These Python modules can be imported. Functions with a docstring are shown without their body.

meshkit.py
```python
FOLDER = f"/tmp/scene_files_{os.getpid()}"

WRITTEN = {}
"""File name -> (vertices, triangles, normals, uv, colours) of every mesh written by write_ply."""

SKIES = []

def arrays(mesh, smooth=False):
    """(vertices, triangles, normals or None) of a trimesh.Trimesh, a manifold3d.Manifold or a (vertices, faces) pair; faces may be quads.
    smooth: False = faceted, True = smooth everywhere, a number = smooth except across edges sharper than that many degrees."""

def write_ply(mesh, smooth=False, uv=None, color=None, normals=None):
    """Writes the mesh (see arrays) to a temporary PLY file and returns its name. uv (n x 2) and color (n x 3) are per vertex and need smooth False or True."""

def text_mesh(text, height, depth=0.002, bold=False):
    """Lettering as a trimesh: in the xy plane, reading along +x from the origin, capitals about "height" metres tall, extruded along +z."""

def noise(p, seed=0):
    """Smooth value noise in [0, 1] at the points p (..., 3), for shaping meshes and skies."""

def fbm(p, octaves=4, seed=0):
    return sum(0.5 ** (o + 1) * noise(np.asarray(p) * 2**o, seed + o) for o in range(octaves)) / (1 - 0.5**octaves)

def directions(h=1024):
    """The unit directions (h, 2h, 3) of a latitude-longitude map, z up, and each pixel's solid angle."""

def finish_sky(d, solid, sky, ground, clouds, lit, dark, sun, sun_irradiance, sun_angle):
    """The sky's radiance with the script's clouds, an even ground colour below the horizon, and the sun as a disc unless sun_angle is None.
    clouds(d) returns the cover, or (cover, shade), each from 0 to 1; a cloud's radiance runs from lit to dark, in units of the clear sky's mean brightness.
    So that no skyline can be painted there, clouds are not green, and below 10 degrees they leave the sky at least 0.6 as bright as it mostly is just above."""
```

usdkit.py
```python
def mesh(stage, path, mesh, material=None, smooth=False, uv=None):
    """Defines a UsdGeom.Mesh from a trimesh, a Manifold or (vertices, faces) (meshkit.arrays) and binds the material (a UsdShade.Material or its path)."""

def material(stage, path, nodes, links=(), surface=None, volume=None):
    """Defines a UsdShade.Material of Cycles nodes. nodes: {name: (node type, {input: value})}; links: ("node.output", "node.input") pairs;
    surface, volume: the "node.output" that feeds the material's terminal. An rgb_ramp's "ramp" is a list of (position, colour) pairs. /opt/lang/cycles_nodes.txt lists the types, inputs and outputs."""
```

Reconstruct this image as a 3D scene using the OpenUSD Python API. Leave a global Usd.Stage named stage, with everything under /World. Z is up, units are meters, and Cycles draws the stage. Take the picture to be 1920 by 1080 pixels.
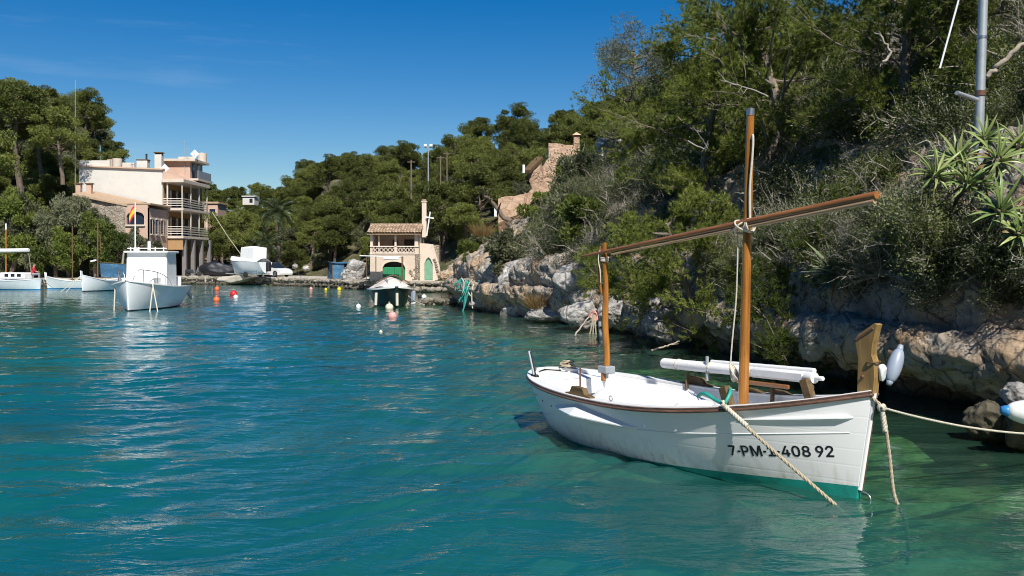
import math, numpy as np, trimesh, shapely, usdkit, meshkit
from scipy.spatial import ConvexHull
from scipy.interpolate import PchipInterpolator, LinearNDInterpolator
from pxr import Usd, UsdGeom, UsdLux, UsdShade, Gf, Sdf, Vt

stage = Usd.Stage.CreateInMemory()
UsdGeom.SetStageUpAxis(stage, UsdGeom.Tokens.z)
UsdGeom.SetStageMetersPerUnit(stage, 1.0)
world = UsdGeom.Xform.Define(stage, '/World')
stage.SetDefaultPrim(world.GetPrim())
UsdGeom.Scope.Define(stage, '/World/Looks')

# ------------------------------------------------------------------ camera, sky, sun, exposure
F, EYE, HORIZON = 1750.0, 2.35, 490.0
cam = UsdGeom.Camera.Define(stage, '/World/Camera')
cam.CreateHorizontalApertureAttr(36.0)
cam.CreateVerticalApertureAttr(20.25)
cam.CreateFocalLengthAttr(36.0 * F / 1920)
cam.CreateVerticalApertureOffsetAttr(-(540 - HORIZON) / 1920 * 36.0)
cam.CreateClippingRangeAttr(Gf.Vec2f(0.1, 3000))
cam.AddTranslateOp().Set(Gf.Vec3d(0, 0, EYE))
cam.AddRotateXOp().Set(90.0)
cam.CreateExposureAttr(0.45)

SUN_EL, SUN_X, SUN_Y = math.radians(47), 0.26, -0.966
SUN_ROT = math.atan2(SUN_X, SUN_Y)
SKY_STRENGTH = 0.085
SUN_INTENSITY = 1.2
sun = UsdLux.DistantLight.Define(stage, '/World/sun')
sun.CreateIntensityAttr(SUN_INTENSITY)
sun.CreateNormalizeAttr(True)
sun.CreateAngleAttr(0.5)
sun.CreateColorAttr(Gf.Vec3f(1.0, 0.95, 0.87))
h_ = math.hypot(SUN_X, SUN_Y)
sdir = np.array([SUN_X / h_ * math.cos(SUN_EL), SUN_Y / h_ * math.cos(SUN_EL), math.sin(SUN_EL)])
rot = Gf.Rotation(Gf.Vec3d(0, 0, 1), Gf.Vec3d(*sdir))
sun.AddTransformOp().Set(Gf.Matrix4d().SetRotate(rot))

sky = UsdLux.DomeLight.Define(stage, '/World/sky')
sky.GetPrim().SetCustomDataByKey('kind', 'structure')
sky_mat = usdkit.material(stage, '/World/Looks/sky', {
    'sky': ('sky_texture', {'sky_type': 'single_scattering', 'sun_disc': False, 'sun_elevation': SUN_EL, 'sun_rotation': SUN_ROT,
                            'air_density': 1.0, 'aerosol_density': 0.15, 'ozone_density': 3.0, 'altitude': 0.0}),
    'tc': ('texture_coordinate', {}), 'mp': ('mapping', {'scale': (1.5, 1.5, 14.0), 'rotation': (.05, .02, 0)}), 'cn': ('noise_texture', {'scale': 1.6, 'detail': 6.0, 'roughness': .6}),
    'cr': ('rgb_ramp', {'ramp': [(.55, (0, 0, 0)), (.85, (.16, .16, .16))]}), 'cw': ('rgb_to_bw', {}), 'cm': ('mix', {'color2': (7.0, 8.0, 9.0)}),
    'hs': ('hsv', {'hue': .507, 'saturation': 1.53, 'value': .76}),
    'bg': ('background_shader', {'strength': SKY_STRENGTH})},
    [('sky.color', 'hs.color'), ('hs.color', 'cm.color1'), ('tc.generated', 'mp.vector'), ('mp.vector', 'cn.vector'), ('cn.fac', 'cr.fac'), ('cr.color', 'cw.color'), ('cw.val', 'cm.fac'), ('cm.color', 'bg.color')], surface='bg.background')
UsdShade.MaterialBindingAPI.Apply(sky.GetPrim()).Bind(sky_mat)


def P(px, py, D):
    """A point of the place from a sight line of the survey: pixel of the photograph and distance."""
    return np.array([(px - 960) / F * D, D, EYE - (py - HORIZON) / F * D])


# ------------------------------------------------------------------ prims
_used = {}
def numbered(parent, name):
    k = _used.get((parent, name), 0)
    _used[(parent, name)] = k + 1
    return f'{parent}/{name}' if k == 0 else f'{parent}/{name}_{k:03d}'

def pth(p):
    return '/World' if p is None else (p if isinstance(p, str) else str(p.GetPath()))

def tag(p, label=None, cat=None, group=None, kind=None):
    for k, v in (('label', label), ('category', cat), ('group', group), ('kind', kind)):
        if v: p.SetCustomDataByKey(k, v)
    return p

def obj(name, mesh, mat, parent=None, smooth=False):
    return usdkit.mesh(stage, numbered(pth(parent), name), mesh, mat, smooth).GetPrim()

def thing(name, label, cat, loc=(0, 0, 0), rz=0.0, group=None, scale=None, tilt=None):
    x = UsdGeom.Xform.Define(stage, numbered('/World', name))
    x.AddTranslateOp().Set(Gf.Vec3d(*map(float, loc)))
    x.AddRotateXYZOp().Set(Gf.Vec3f(*(tilt or (0, 0)), math.degrees(rz)))
    s = scale if scale is not None else 1.0
    x.AddScaleOp().Set(Gf.Vec3f(*(s if np.ndim(s) else (s, s, s))))
    return tag(x.GetPrim(), label, cat, group)

def dup(src, name, label, loc, rz=0.0, scale=None, tilt=None, group=None):
    p = thing(name, label, src.GetCustomDataByKey('category'), loc, rz, group or src.GetCustomDataByKey('group'), scale, tilt)
    p.GetReferences().AddInternalReference(src.GetPath())
    p.SetInstanceable(True)
    return p


# ------------------------------------------------------------------ shapes
def rotz(a):
    c, s = math.cos(a), math.sin(a)
    return np.array([[c, -s, 0], [s, c, 0], [0, 0, 1.0]])

def hull_of(pts):
    pts = np.asarray(pts, float)
    h = ConvexHull(pts)
    c = pts[h.vertices].mean(0)
    f = h.simplices.copy()
    n = np.cross(pts[f[:, 1]] - pts[f[:, 0]], pts[f[:, 2]] - pts[f[:, 0]])
    flip = ((pts[f[:, 0]] - c) * n).sum(1) < 0
    f[flip] = f[flip][:, ::-1]
    idx = np.unique(f)
    m = np.zeros(len(pts), int); m[idx] = np.arange(len(idx))
    return pts[idx], m[f]

_bb = {}
def bevel_box(size, bev=0.0):
    sx, sy, sz = [s / 2 for s in size]
    if bev <= 0:
        v = np.array([[x, y, z] for x in (-sx, sx) for y in (-sy, sy) for z in (-sz, sz)])
        f = np.array([[0, 1, 3, 2], [4, 6, 7, 5], [0, 4, 5, 1], [2, 3, 7, 6], [0, 2, 6, 4], [1, 5, 7, 3]])
        return v, np.vstack([f[:, [0, 1, 2]], f[:, [0, 2, 3]]])
    b = min(bev, .45 * min(size))
    v = []
    for x in (-1, 1):
        for y in (-1, 1):
            for z in (-1, 1):
                v += [(x * sx, y * (sy - b), z * (sz - b)), (x * (sx - b), y * sy, z * (sz - b)), (x * (sx - b), y * (sy - b), z * sz)]
    return hull_of(v)

def frames(p):
    p = np.asarray(p, float)
    t = np.gradient(p, axis=0)
    t /= np.linalg.norm(t, axis=1, keepdims=True) + 1e-12
    a = np.cross(t[0], [0, 0, 1.0] if abs(t[0][2]) < .9 else [1.0, 0, 0]); a /= np.linalg.norm(a)
    A = [a]
    for i in range(1, len(p)):
        a = A[-1] - t[i] * (A[-1] @ t[i]); a /= np.linalg.norm(a) + 1e-12
        A.append(a)
    A = np.array(A)
    return t, A, np.cross(t, A)

def tube(p, r, sides=8, caps=True, closed=False):
    p = np.asarray(p, float)
    if closed: p = np.vstack([p, p[:1]])
    n = len(p)
    t, A, B = frames(p)
    r = np.broadcast_to(np.asarray(r, float), (n,))
    ang = np.arange(sides) * 2 * np.pi / sides
    v = (p[:, None] + r[:, None, None] * (np.cos(ang)[None, :, None] * A[:, None] + np.sin(ang)[None, :, None] * B[:, None])).reshape(-1, 3)
    i, j = np.meshgrid(np.arange(n - 1), np.arange(sides), indexing='ij')
    q = np.stack([i * sides + j, i * sides + (j + 1) % sides, (i + 1) * sides + (j + 1) % sides, (i + 1) * sides + j], -1).reshape(-1, 4)
    f = np.vstack([q[:, [0, 1, 2]], q[:, [0, 2, 3]]])
    if caps and not closed:
        k = len(v)
        v = np.vstack([v, p[0], p[-1]])
        j = np.arange(sides)
        f = np.vstack([f, np.stack([np.full(sides, k), (j + 1) % sides, j], 1),
                       np.stack([np.full(sides, k + 1), (n - 1) * sides + j, (n - 1) * sides + (j + 1) % sides], 1)])
    return v, f

def lathe(prof, n=24, axis=None):
    """prof: (r, z) pairs from bottom to top."""
    prof = np.asarray(prof, float)
    ang = np.arange(n) * 2 * np.pi / n
    v = np.stack([prof[:, None, 0] * np.cos(ang), prof[:, None, 0] * np.sin(ang), np.repeat(prof[:, 1:2], n, 1)], -1).reshape(-1, 3)
    i, j = np.meshgrid(np.arange(len(prof) - 1), np.arange(n), indexing='ij')
    q = np.stack([i * n + j, i * n + (j + 1) % n, (i + 1) * n + (j + 1) % n, (i + 1) * n + j], -1).reshape(-1, 4)
    return v, np.vstack([q[:, [0, 1, 2]], q[:, [0, 2, 3]]])

def prism(poly, depth):
    """A polygon in the xz plane, extruded along y, centred on y = 0."""
    m = trimesh.creation.extrude_polygon(poly if hasattr(poly, 'exterior') else shapely.Polygon(poly), depth, engine='earcut')
    v = np.array(m.vertices)
    v = np.stack([v[:, 0], depth / 2 - v[:, 2], v[:, 1]], 1)
    return v, np.array(m.faces)

def grid_mesh(pts):
    a, b = pts.shape[:2]
    i, j = np.meshgrid(np.arange(a - 1), np.arange(b - 1), indexing='ij')
    q = np.stack([i * b + j, (i + 1) * b + j, (i + 1) * b + j + 1, i * b + j + 1], -1).reshape(-1, 4)
    return pts.reshape(-1, 3), np.vstack([q[:, [0, 1, 2]], q[:, [0, 2, 3]]])

class MB:
    def __init__(self): self.v, self.f, self.n = [], [], 0
    def add(self, vf, R=None, t=None):
        v, f = (np.array(vf.vertices), np.array(vf.faces)) if hasattr(vf, 'vertices') else (np.asarray(vf[0], float), np.asarray(vf[1], int))
        if f.shape[1] == 4: f = np.vstack([f[:, [0, 1, 2]], f[:, [0, 2, 3]]])
        if R is not None: v = v @ np.asarray(R).T
        if t is not None: v = v + np.asarray(t)
        self.v.append(v); self.f.append(f + self.n); self.n += len(v)
        return self
    def box(self, c, size, rz=0.0, bev=0.0): return self.add(bevel_box(size, bev), rotz(rz), c)
    def bar(self, p0, p1, w, h, bev=0.0):
        p0, p1 = np.asarray(p0, float), np.asarray(p1, float)
        d = p1 - p0; L = np.linalg.norm(d); d /= L
        s = np.cross([0, 0, 1.0], d)
        if np.linalg.norm(s) < 1e-6: s = np.array([0, 1.0, 0])
        s /= np.linalg.norm(s)
        return self.add(bevel_box((L, w, h), bev), np.stack([d, s, np.cross(d, s)], 1), (p0 + p1) / 2)
    def tube(self, p, r, sides=8, **k): return self.add(tube(p, r, sides, **k))
    def mesh(self): return np.vstack(self.v), np.vstack(self.f)
    def build(self, name, mat, parent=None, smooth=False): return obj(name, self.mesh(), mat, parent, smooth)

def curve(pts, n):
    pts = np.asarray(pts, float)
    d = np.r_[0, np.cumsum(np.linalg.norm(np.diff(pts, axis=0), axis=1))]
    return PchipInterpolator(d, pts)(np.linspace(0, d[-1], n))

def sag(a, b, s, n=16):
    a, b = np.asarray(a, float), np.asarray(b, float)
    t = np.linspace(0, 1, n)[:, None]
    p = a + (b - a) * t
    p[:, 2] -= (4 * s * t * (1 - t))[:, 0]
    return p

def twisted(p, r, turns_per_m=14, strands=3, res=0.012):
    """A laid rope: strands wound round each other along the line p."""
    p = np.asarray(p, float)
    L = np.linalg.norm(np.diff(p, axis=0), axis=1).sum()
    q = curve(p, max(8, int(L / res)))
    t, A, B = frames(q)
    s = np.linspace(0, L, len(q))
    m = MB()
    for k in range(strands):
        a = s * turns_per_m * 2 * np.pi / 2 + k * 2 * np.pi / strands
        m.add(tube(q + .5 * r * (np.cos(a)[:, None] * A + np.sin(a)[:, None] * B), .56 * r, 5))
    return m.mesh()


# ------------------------------------------------------------------ materials
def mat(name, nodes, links, surface='p.BSDF', volume=None):
    return usdkit.material(stage, '/World/Looks/' + name, nodes, links, surface, volume)

def plain(name, c, rough=.6, var=.12, scale=6.0, bump=0.0, bscale=60.0, metallic=0.0, spec=.5, dirt=None, dirt_amt=.5):
    """A surface of one colour with slight unevenness, wear blotches and fine relief."""
    lo, hi = [x * (1 - var) for x in c], [min(1, x * (1 + var)) for x in c]
    n = {'g': ('geometry', {}), 'tc': ('texture_coordinate', {}), 'n1': ('noise_texture', {'scale': scale, 'detail': 5.0, 'roughness': .6}),
         'r': ('rgb_ramp', {'ramp': [(.25, lo), (.75, hi)]}),
         'p': ('principled_bsdf', {'roughness': rough, 'metallic': metallic, 'specular_ior_level': spec})}
    l = [('tc.object', 'n1.vector'), ('n1.fac', 'r.fac')]
    out = 'r.color'
    if dirt is not None:
        n['n2'] = ('noise_texture', {'scale': scale * 3.1, 'detail': 6.0, 'roughness': .7})
        n['r2'] = ('rgb_ramp', {'ramp': [(.5, (0, 0, 0)), (.72, (dirt_amt,) * 3)]})
        n['bw'] = ('rgb_to_bw', {})
        n['mx'] = ('mix', {'color2': dirt})
        l += [('tc.object', 'n2.vector'), ('n2.fac', 'r2.fac'), ('r2.color', 'bw.color'), ('bw.val', 'mx.fac'), ('r.color', 'mx.color1')]
        out = 'mx.color'
    l.append((out, 'p.base_color'))
    if bump:
        n['n3'] = ('noise_texture', {'scale': bscale, 'detail': 4.0})
        n['b'] = ('bump', {'strength': bump, 'distance': .02})
        l += [('tc.object', 'n3.vector'), ('n3.fac', 'b.height'), ('b.normal', 'p.normal')]
    return mat(name, n, l)

def foliage(name, lo, hi, trans=.3, rough=.55, spec=.3):
    """Leaves: colour differs from plant to plant and from clump to clump."""
    tl = [min(1, x * 1.6) for x in hi]
    n = {'oi': ('object_info', {}), 'g': ('geometry', {}), 'n1': ('noise_texture', {'scale': 1.3, 'detail': 3.0}),
         'a': ('math', {'math_type': 'multiply_add', 'value2': .55, 'value3': -.28}), 's': ('math', {'math_type': 'add'}),
         'ri': ('math', {'math_type': 'multiply_add', 'value2': .3, 'value3': -.15}), 's2': ('math', {'math_type': 'add'}),
         'r': ('rgb_ramp', {'ramp': [(.25, lo), (.75, hi)]}),
         'p': ('principled_bsdf', {'roughness': rough, 'specular_ior_level': spec}), 't': ('translucent_bsdf', {}),
         'tc': ('mix', {'mix_type': 'multiply', 'fac': 1.0, 'color2': (1.25, 1.35, .7)}),
         'm': ('mix_closure', {'fac': trans})}
    l = [('g.position', 'n1.vector'), ('oi.random', 'a.value1'), ('n1.fac', 's.value1'), ('a.value', 's.value2'), ('g.random_per_island', 'ri.value1'),
         ('s.value', 's2.value1'), ('ri.value', 's2.value2'), ('s2.value', 'r.fac'),
         ('r.color', 'p.base_color'), ('r.color', 'tc.color1'), ('tc.color', 't.color'), ('p.BSDF', 'm.closure1'), ('t.BSDF', 'm.closure2')]
    return mat(name, n, l, 'm.closure')

def rock_mat(name, base, light, ochre, dark, scale=1.0, ochre_at=.62):
    n = {'g': ('geometry', {}),
         'n1': ('noise_texture', {'scale': 1.1 * scale, 'detail': 7.0, 'roughness': .62}),
         'n2': ('noise_texture', {'scale': .55 * scale, 'detail': 5.0, 'roughness': .6, 'distortion': .6}),
         'n3': ('noise_texture', {'scale': 5.5 * scale, 'detail': 8.0, 'roughness': .72}),
         'v': ('voronoi_texture', {'scale': 5.0 * scale, 'feature': 'f1'}),
         'r1': ('rgb_ramp', {'ramp': [(.3, base), (.5, [(a + b) / 2 for a, b in zip(base, light)]), (.66, light)]}),
         'r2': ('rgb_ramp', {'ramp': [(ochre_at, (0, 0, 0)), (ochre_at + .14, (.8, .8, .8))]}), 'bw2': ('rgb_to_bw', {}),
         'r3': ('rgb_ramp', {'ramp': [(.33, (.9, .9, .9)), (.46, (0, 0, 0))]}), 'bw3': ('rgb_to_bw', {}),
         'vd': ('mix', {'mix_type': 'add', 'fac': .25}), 'vc': ('voronoi_texture', {'scale': 1.05 * scale, 'feature': 'distance_to_edge'}),
         'rc': ('rgb_ramp', {'ramp': [(.0, (.7, .7, .7)), (.028, (0, 0, 0))]}), 'bwc': ('rgb_to_bw', {}), 'm3': ('mix', {'color2': dark}),
         'cm': ('math', {'math_type': 'minimum', 'value2': .06}), 'hc': ('math', {'math_type': 'multiply_add', 'value2': 7.0}),
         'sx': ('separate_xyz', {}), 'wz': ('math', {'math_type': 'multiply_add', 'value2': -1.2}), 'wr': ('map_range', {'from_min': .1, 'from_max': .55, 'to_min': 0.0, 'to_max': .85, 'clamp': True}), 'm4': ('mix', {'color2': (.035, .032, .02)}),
         'm1': ('mix', {'color2': ochre}), 'm2': ('mix', {'color2': dark}),
         'hh': ('math', {'math_type': 'multiply_add', 'value2': .6}),
         'b': ('bump', {'strength': 1.0, 'distance': .09}),
         'p': ('principled_bsdf', {'roughness': .88, 'specular_ior_level': .25})}
    l = [('g.position', 'n1.vector'), ('g.position', 'n2.vector'), ('g.position', 'n3.vector'), ('g.position', 'v.vector'),
         ('n1.fac', 'r1.fac'), ('n2.fac', 'r2.fac'), ('r2.color', 'bw2.color'), ('bw2.val', 'm1.fac'), ('r1.color', 'm1.color1'),
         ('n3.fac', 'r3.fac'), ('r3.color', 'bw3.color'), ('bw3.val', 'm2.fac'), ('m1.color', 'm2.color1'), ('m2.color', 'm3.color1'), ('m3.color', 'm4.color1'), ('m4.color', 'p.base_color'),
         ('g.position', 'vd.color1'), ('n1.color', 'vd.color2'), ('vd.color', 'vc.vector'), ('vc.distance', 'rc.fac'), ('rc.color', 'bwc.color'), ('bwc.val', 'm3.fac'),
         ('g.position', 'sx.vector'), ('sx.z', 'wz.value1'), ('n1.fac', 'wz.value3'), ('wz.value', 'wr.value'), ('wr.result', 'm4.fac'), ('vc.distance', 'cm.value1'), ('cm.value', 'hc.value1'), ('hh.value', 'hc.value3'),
         ('v.distance', 'hh.value1'), ('n3.fac', 'hh.value3'), ('hc.value', 'b.height'), ('b.normal', 'p.normal')]
    return mat(name, n, l)

def wood_mat(name, lo, hi, rough=.3, coat=.5, axis=2, scale=9.0):
    sc = [scale * 2.5] * 3; sc[axis] = scale * .12
    n = {'tc': ('texture_coordinate', {}), 'mp': ('mapping', {'scale': sc}), 'n1': ('noise_texture', {'scale': 1.0, 'detail': 6.0, 'roughness': .65, 'distortion': .4}),
         'n2': ('noise_texture', {'scale': 3.0, 'detail': 4.0}), 'ad': ('math', {'math_type': 'multiply_add', 'value2': .35}),
         'r': ('rgb_ramp', {'ramp': [(.42, lo), (.62, [(a + b) / 2 for a, b in zip(lo, hi)]), (.82, hi)]}),
         'b': ('bump', {'strength': .25, 'distance': .01}),
         'p': ('principled_bsdf', {'roughness': rough, 'coat_weight': coat, 'coat_roughness': .15})}
    l = [('tc.object', 'mp.vector'), ('mp.vector', 'n1.vector'), ('tc.object', 'n2.vector'), ('n2.fac', 'ad.value1'), ('n1.fac', 'ad.value3'), ('ad.value', 'r.fac'),
         ('r.color', 'p.base_color'), ('n1.fac', 'b.height'), ('b.normal', 'p.normal')]
    return mat(name, n, l)

M = {}
M['white'] = plain('white_paint', (.78, .79, .78), .35, .04, 3, 0.04, 9, dirt=(.55, .53, .47), dirt_amt=.3)
M['white_hull'] = plain('white_hull', (.76, .79, .80), .32, .04, 2, 0.05, 5, dirt=(.5, .5, .45), dirt_amt=.25)
M['hull_worn'] = mat('worn_white_hull', {
    'tc': ('texture_coordinate', {}), 'mp': ('mapping', {'scale': (9.0, 9.0, .9)}), 'st': ('noise_texture', {'scale': 1.6, 'detail': 5.0, 'roughness': .65}), 'bl': ('noise_texture', {'scale': 2.2, 'detail': 6.0, 'roughness': .7}),
    'sx': ('separate_xyz', {}), 'zl': ('math', {'math_type': 'multiply_add', 'value2': -.8, 'value3': .21}), 'ad': ('math', {'math_type': 'add'}),
    'r': ('rgb_ramp', {'ramp': [(.50, (.77, .78, .78)), (.68, (.68, .68, .64)), (.85, (.46, .46, .38))]}),
    'pl': ('wave_texture', {'wave_type': 'bands', 'bands_direction': 'z', 'scale': 1.9, 'distortion': .3, 'detail': 1.0}), 'pr': ('rgb_ramp', {'ramp': [(.0, (0, 0, 0)), (.05, (1, 1, 1))]}), 'pw': ('rgb_to_bw', {}),
    'b': ('bump', {'strength': .12, 'distance': .006}), 'p': ('principled_bsdf', {'roughness': .36})},
    [('tc.object', 'mp.vector'), ('mp.vector', 'st.vector'), ('tc.object', 'bl.vector'), ('tc.object', 'sx.vector'), ('sx.z', 'zl.value1'), ('st.fac', 'ad.value1'), ('zl.value', 'ad.value2'), ('ad.value', 'r.fac'), ('r.color', 'p.base_color'),
     ('tc.object', 'pl.vector'), ('pl.fac', 'pr.fac'), ('pr.color', 'pw.color'), ('pw.val', 'b.height'), ('b.normal', 'p.normal')])
M['white_cloth'] = plain('white_cloth', (.80, .80, .78), .85, .05, 5, .2, 18)
M['teal_paint'] = plain('teal_bottom_paint', (.01, .27, .22), .5, .2, 4, dirt=(.02, .12, .08), dirt_amt=.6)
M['rail_brown'] = wood_mat('rail_brown', (.06, .03, .02), (.17, .09, .06), .4, .2, 0)
M['mast'] = wood_mat('varnished_pine', (.13, .042, .008), (.44, .185, .035), .3, .5, 2)
M['spar'] = wood_mat('varnished_spar', (.14, .048, .012), (.36, .14, .035), .35, .4, 0)
M['spar_pale'] = wood_mat('pale_spar', (.36, .20, .09), (.52, .34, .19), .5, .2, 0)
M['stem_wood'] = wood_mat('weathered_wood', (.13, .075, .02), (.32, .20, .07), .6, .1, 2, 7)
M['old_wood'] = wood_mat('old_brown_wood', (.05, .03, .012), (.16, .10, .04), .65, 0, 0, 8)
M['rope'] = plain('rope', (.40, .34, .24), .9, .2, 30, .4, 150)
M['rope_pale'] = plain('rope_pale', (.55, .51, .42), .9, .15, 30, .4, 150)
M['teal_hose'] = plain('teal_hose', (.02, .32, .24), .5, .1, 9)
M['black'] = plain('black_paint', (.012, .013, .018), .5, .1, 9)
M['steel'] = plain('steel', (.45, .47, .5), .35, .1, 20, metallic=.9)
M['galv'] = plain('galvanised', (.38, .42, .44), .5, .15, 5, metallic=.4)
M['blue_rope'] = plain('blue_rope', (.03, .16, .40), .8, .1, 9)
M['fender'] = plain('shade_greyed_fender', (.27, .32, .40), .4, .1, 5)  # white fender, its colour greyed to stand in for the cliff shade
M['fender_white'] = plain('white_fender', (.72, .74, .74), .35, .05, 5, dirt=(.4, .38, .3), dirt_amt=.4)
M['fender_blue'] = plain('blue_fender_end', (.03, .2, .45), .4, .1, 5)
M['rock'] = rock_mat('limestone', (.23, .22, .205), (.56, .545, .51), (.42, .27, .14), (.055, .05, .045))
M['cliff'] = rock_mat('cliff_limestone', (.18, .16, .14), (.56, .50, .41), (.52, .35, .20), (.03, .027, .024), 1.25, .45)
M['wet_rock'] = rock_mat('wet_rock', (.07, .065, .045), (.17, .15, .10), (.14, .11, .03), (.015, .014, .01), 1.6)


# ------------------------------------------------------------------ the lie of the land
COAST_R = np.array([(30, -14), (15, 4), (10.2, 9), (8.2, 11), (6.9, 12.6), (6.15, 14.2), (5.85, 16), (5.6, 18), (5.2, 21.5), (4.5, 26), (3.5, 30), (1.0, 37), (-1.9, 44), (-3.2, 50), (-3.9, 58), (-4.3, 69)], float)
COAST_Q = np.array([(-4.3, 69), (-5.2, 74), (-9, 75.2), (-13.3, 79), (-18.0, 87), (-23.1, 91.5), (-29.7, 96), (-34.2, 96), (-34.9, 88.5), (-62, 88.5)], float)
COAST_L = np.array([(-62, 88.5), (-78, 80), (-85, 40), (-80, -14)], float)
WATER = shapely.Polygon(np.vstack([COAST_R, COAST_Q[1:], COAST_L[1:]]))
_lr, _lq = shapely.LineString(COAST_R), shapely.LineString(np.vstack([COAST_Q, COAST_L[1:]]))
shapely.prepare(WATER)
QZ = 0.78

def sstep(x, a, b):
    t = np.clip((x - a) / (b - a), 0, 1)
    return t * t * (3 - 2 * t)

def land(x, y):
    """Height of the ground and of the sea bed at x, y (arrays); also the inland distance."""
    x, y = np.asarray(x, float), np.asarray(y, float)
    p = shapely.points(x, y)
    dr, dq = shapely.distance(_lr, p), shapely.distance(_lq, p)
    inside = shapely.contains(WATER, p)
    d = np.minimum(dr, dq)
    n1 = meshkit.fbm(np.stack([x * .12, y * .12, x * 0], -1), 4, 5) - .5
    n2 = meshkit.fbm(np.stack([x * .7, y * .7, x * 0], -1), 3, 9) - .5
    # steep slope above the cliff on the right
    k = 1 - .15 * sstep(y, 45, 80)
    hr = 2.35 + k * (8.5 * (1 - np.exp(-np.maximum(dr - 1.2, 0) / (9 + 8 * sstep(y, 28, 40)))) + .24 * dr) + 1.6 * n1 + .35 * n2
    hr = np.where(dr < 3.0, -2.0 + (hr + 2.0) * sstep(dr, 2.2, 3.0), hr)
    # behind the quay: a flat apron, then hills whose steepness differs from place to place
    b = x / np.maximum(y, 30)
    sl = np.interp(b, [-.7, -.46, -.43, -.40, -.34, -.26, -.22, -.19, -.10, 0.0, .2], [.55, .50, .38, .18, .05, .045, .29, .34, .36, .39, .48])
    ap = np.interp(b, [-.6, -.5, -.45, -.42, -.3, -.2, -.16, -.12, -.09, -.05], [5.0, 5, 6, 14, 14, 9, 5.5, 5.5, 4.5, 3])
    e = np.maximum(dq - ap, 0)
    hq = QZ - .12 + sl * np.minimum(e, 42) * sstep(e, -1, 9) + .12 * sl * np.maximum(e - 42, 0) + sstep(e, 0, 8) * (2.2 * n1 + .3 * n2)
    w = sstep(dq - dr, -7, 9)
    z = hq * (1 - w) + hr * w
    z = np.maximum(z, np.where(y > 150, 14.5 * sstep(y, 165, 230) * sstep(-x, -160, 20) + 2 * n1, -9))
    z = np.minimum(z, 34 + 3 * n1)
    # sea bed
    depth = .40 + .15 * np.maximum(dr - .2, 0) + .30 * np.maximum(dr - 4, 0)
    depth = np.minimum(depth, .5 + .5 * dq)
    depth = np.minimum(depth, 4.2) + .35 * n2 + .3 * n1
    z = np.where(inside, -np.maximum(depth, .3), z)
    return z, np.where(inside, -d, d), dr, dq

def slope(x, y):
    """Height to plant on, the cliff top included."""
    z, d, dr, dq = land(x, y)
    x, y = np.asarray(x, float), np.asarray(y, float)
    far = 2.35 + .85 * (8.5 * (1 - np.exp(-2.2 / (9 + 8 * sstep(y, 28, 40)))) + .8)
    return np.where((dr < 3.4) & (dr < dq), np.interp(dr, [.3, 1.0, 1.8], [2.2, 2.55, 2.8]) + (np.maximum(far, 2.8) - 2.8) * np.clip((dr - 1.8) / 1.6, 0, 1), z)

def ground(x, y):
    return land(np.atleast_1d(x), np.atleast_1d(y))[0]

def axis_lines(spec):
    out = [spec[0][0]]
    for a, b, s in spec:
        n = max(1, int(round((b - a) / s)))
        out += list(np.linspace(a, b, n + 1)[1:])
    return np.array(out)

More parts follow.
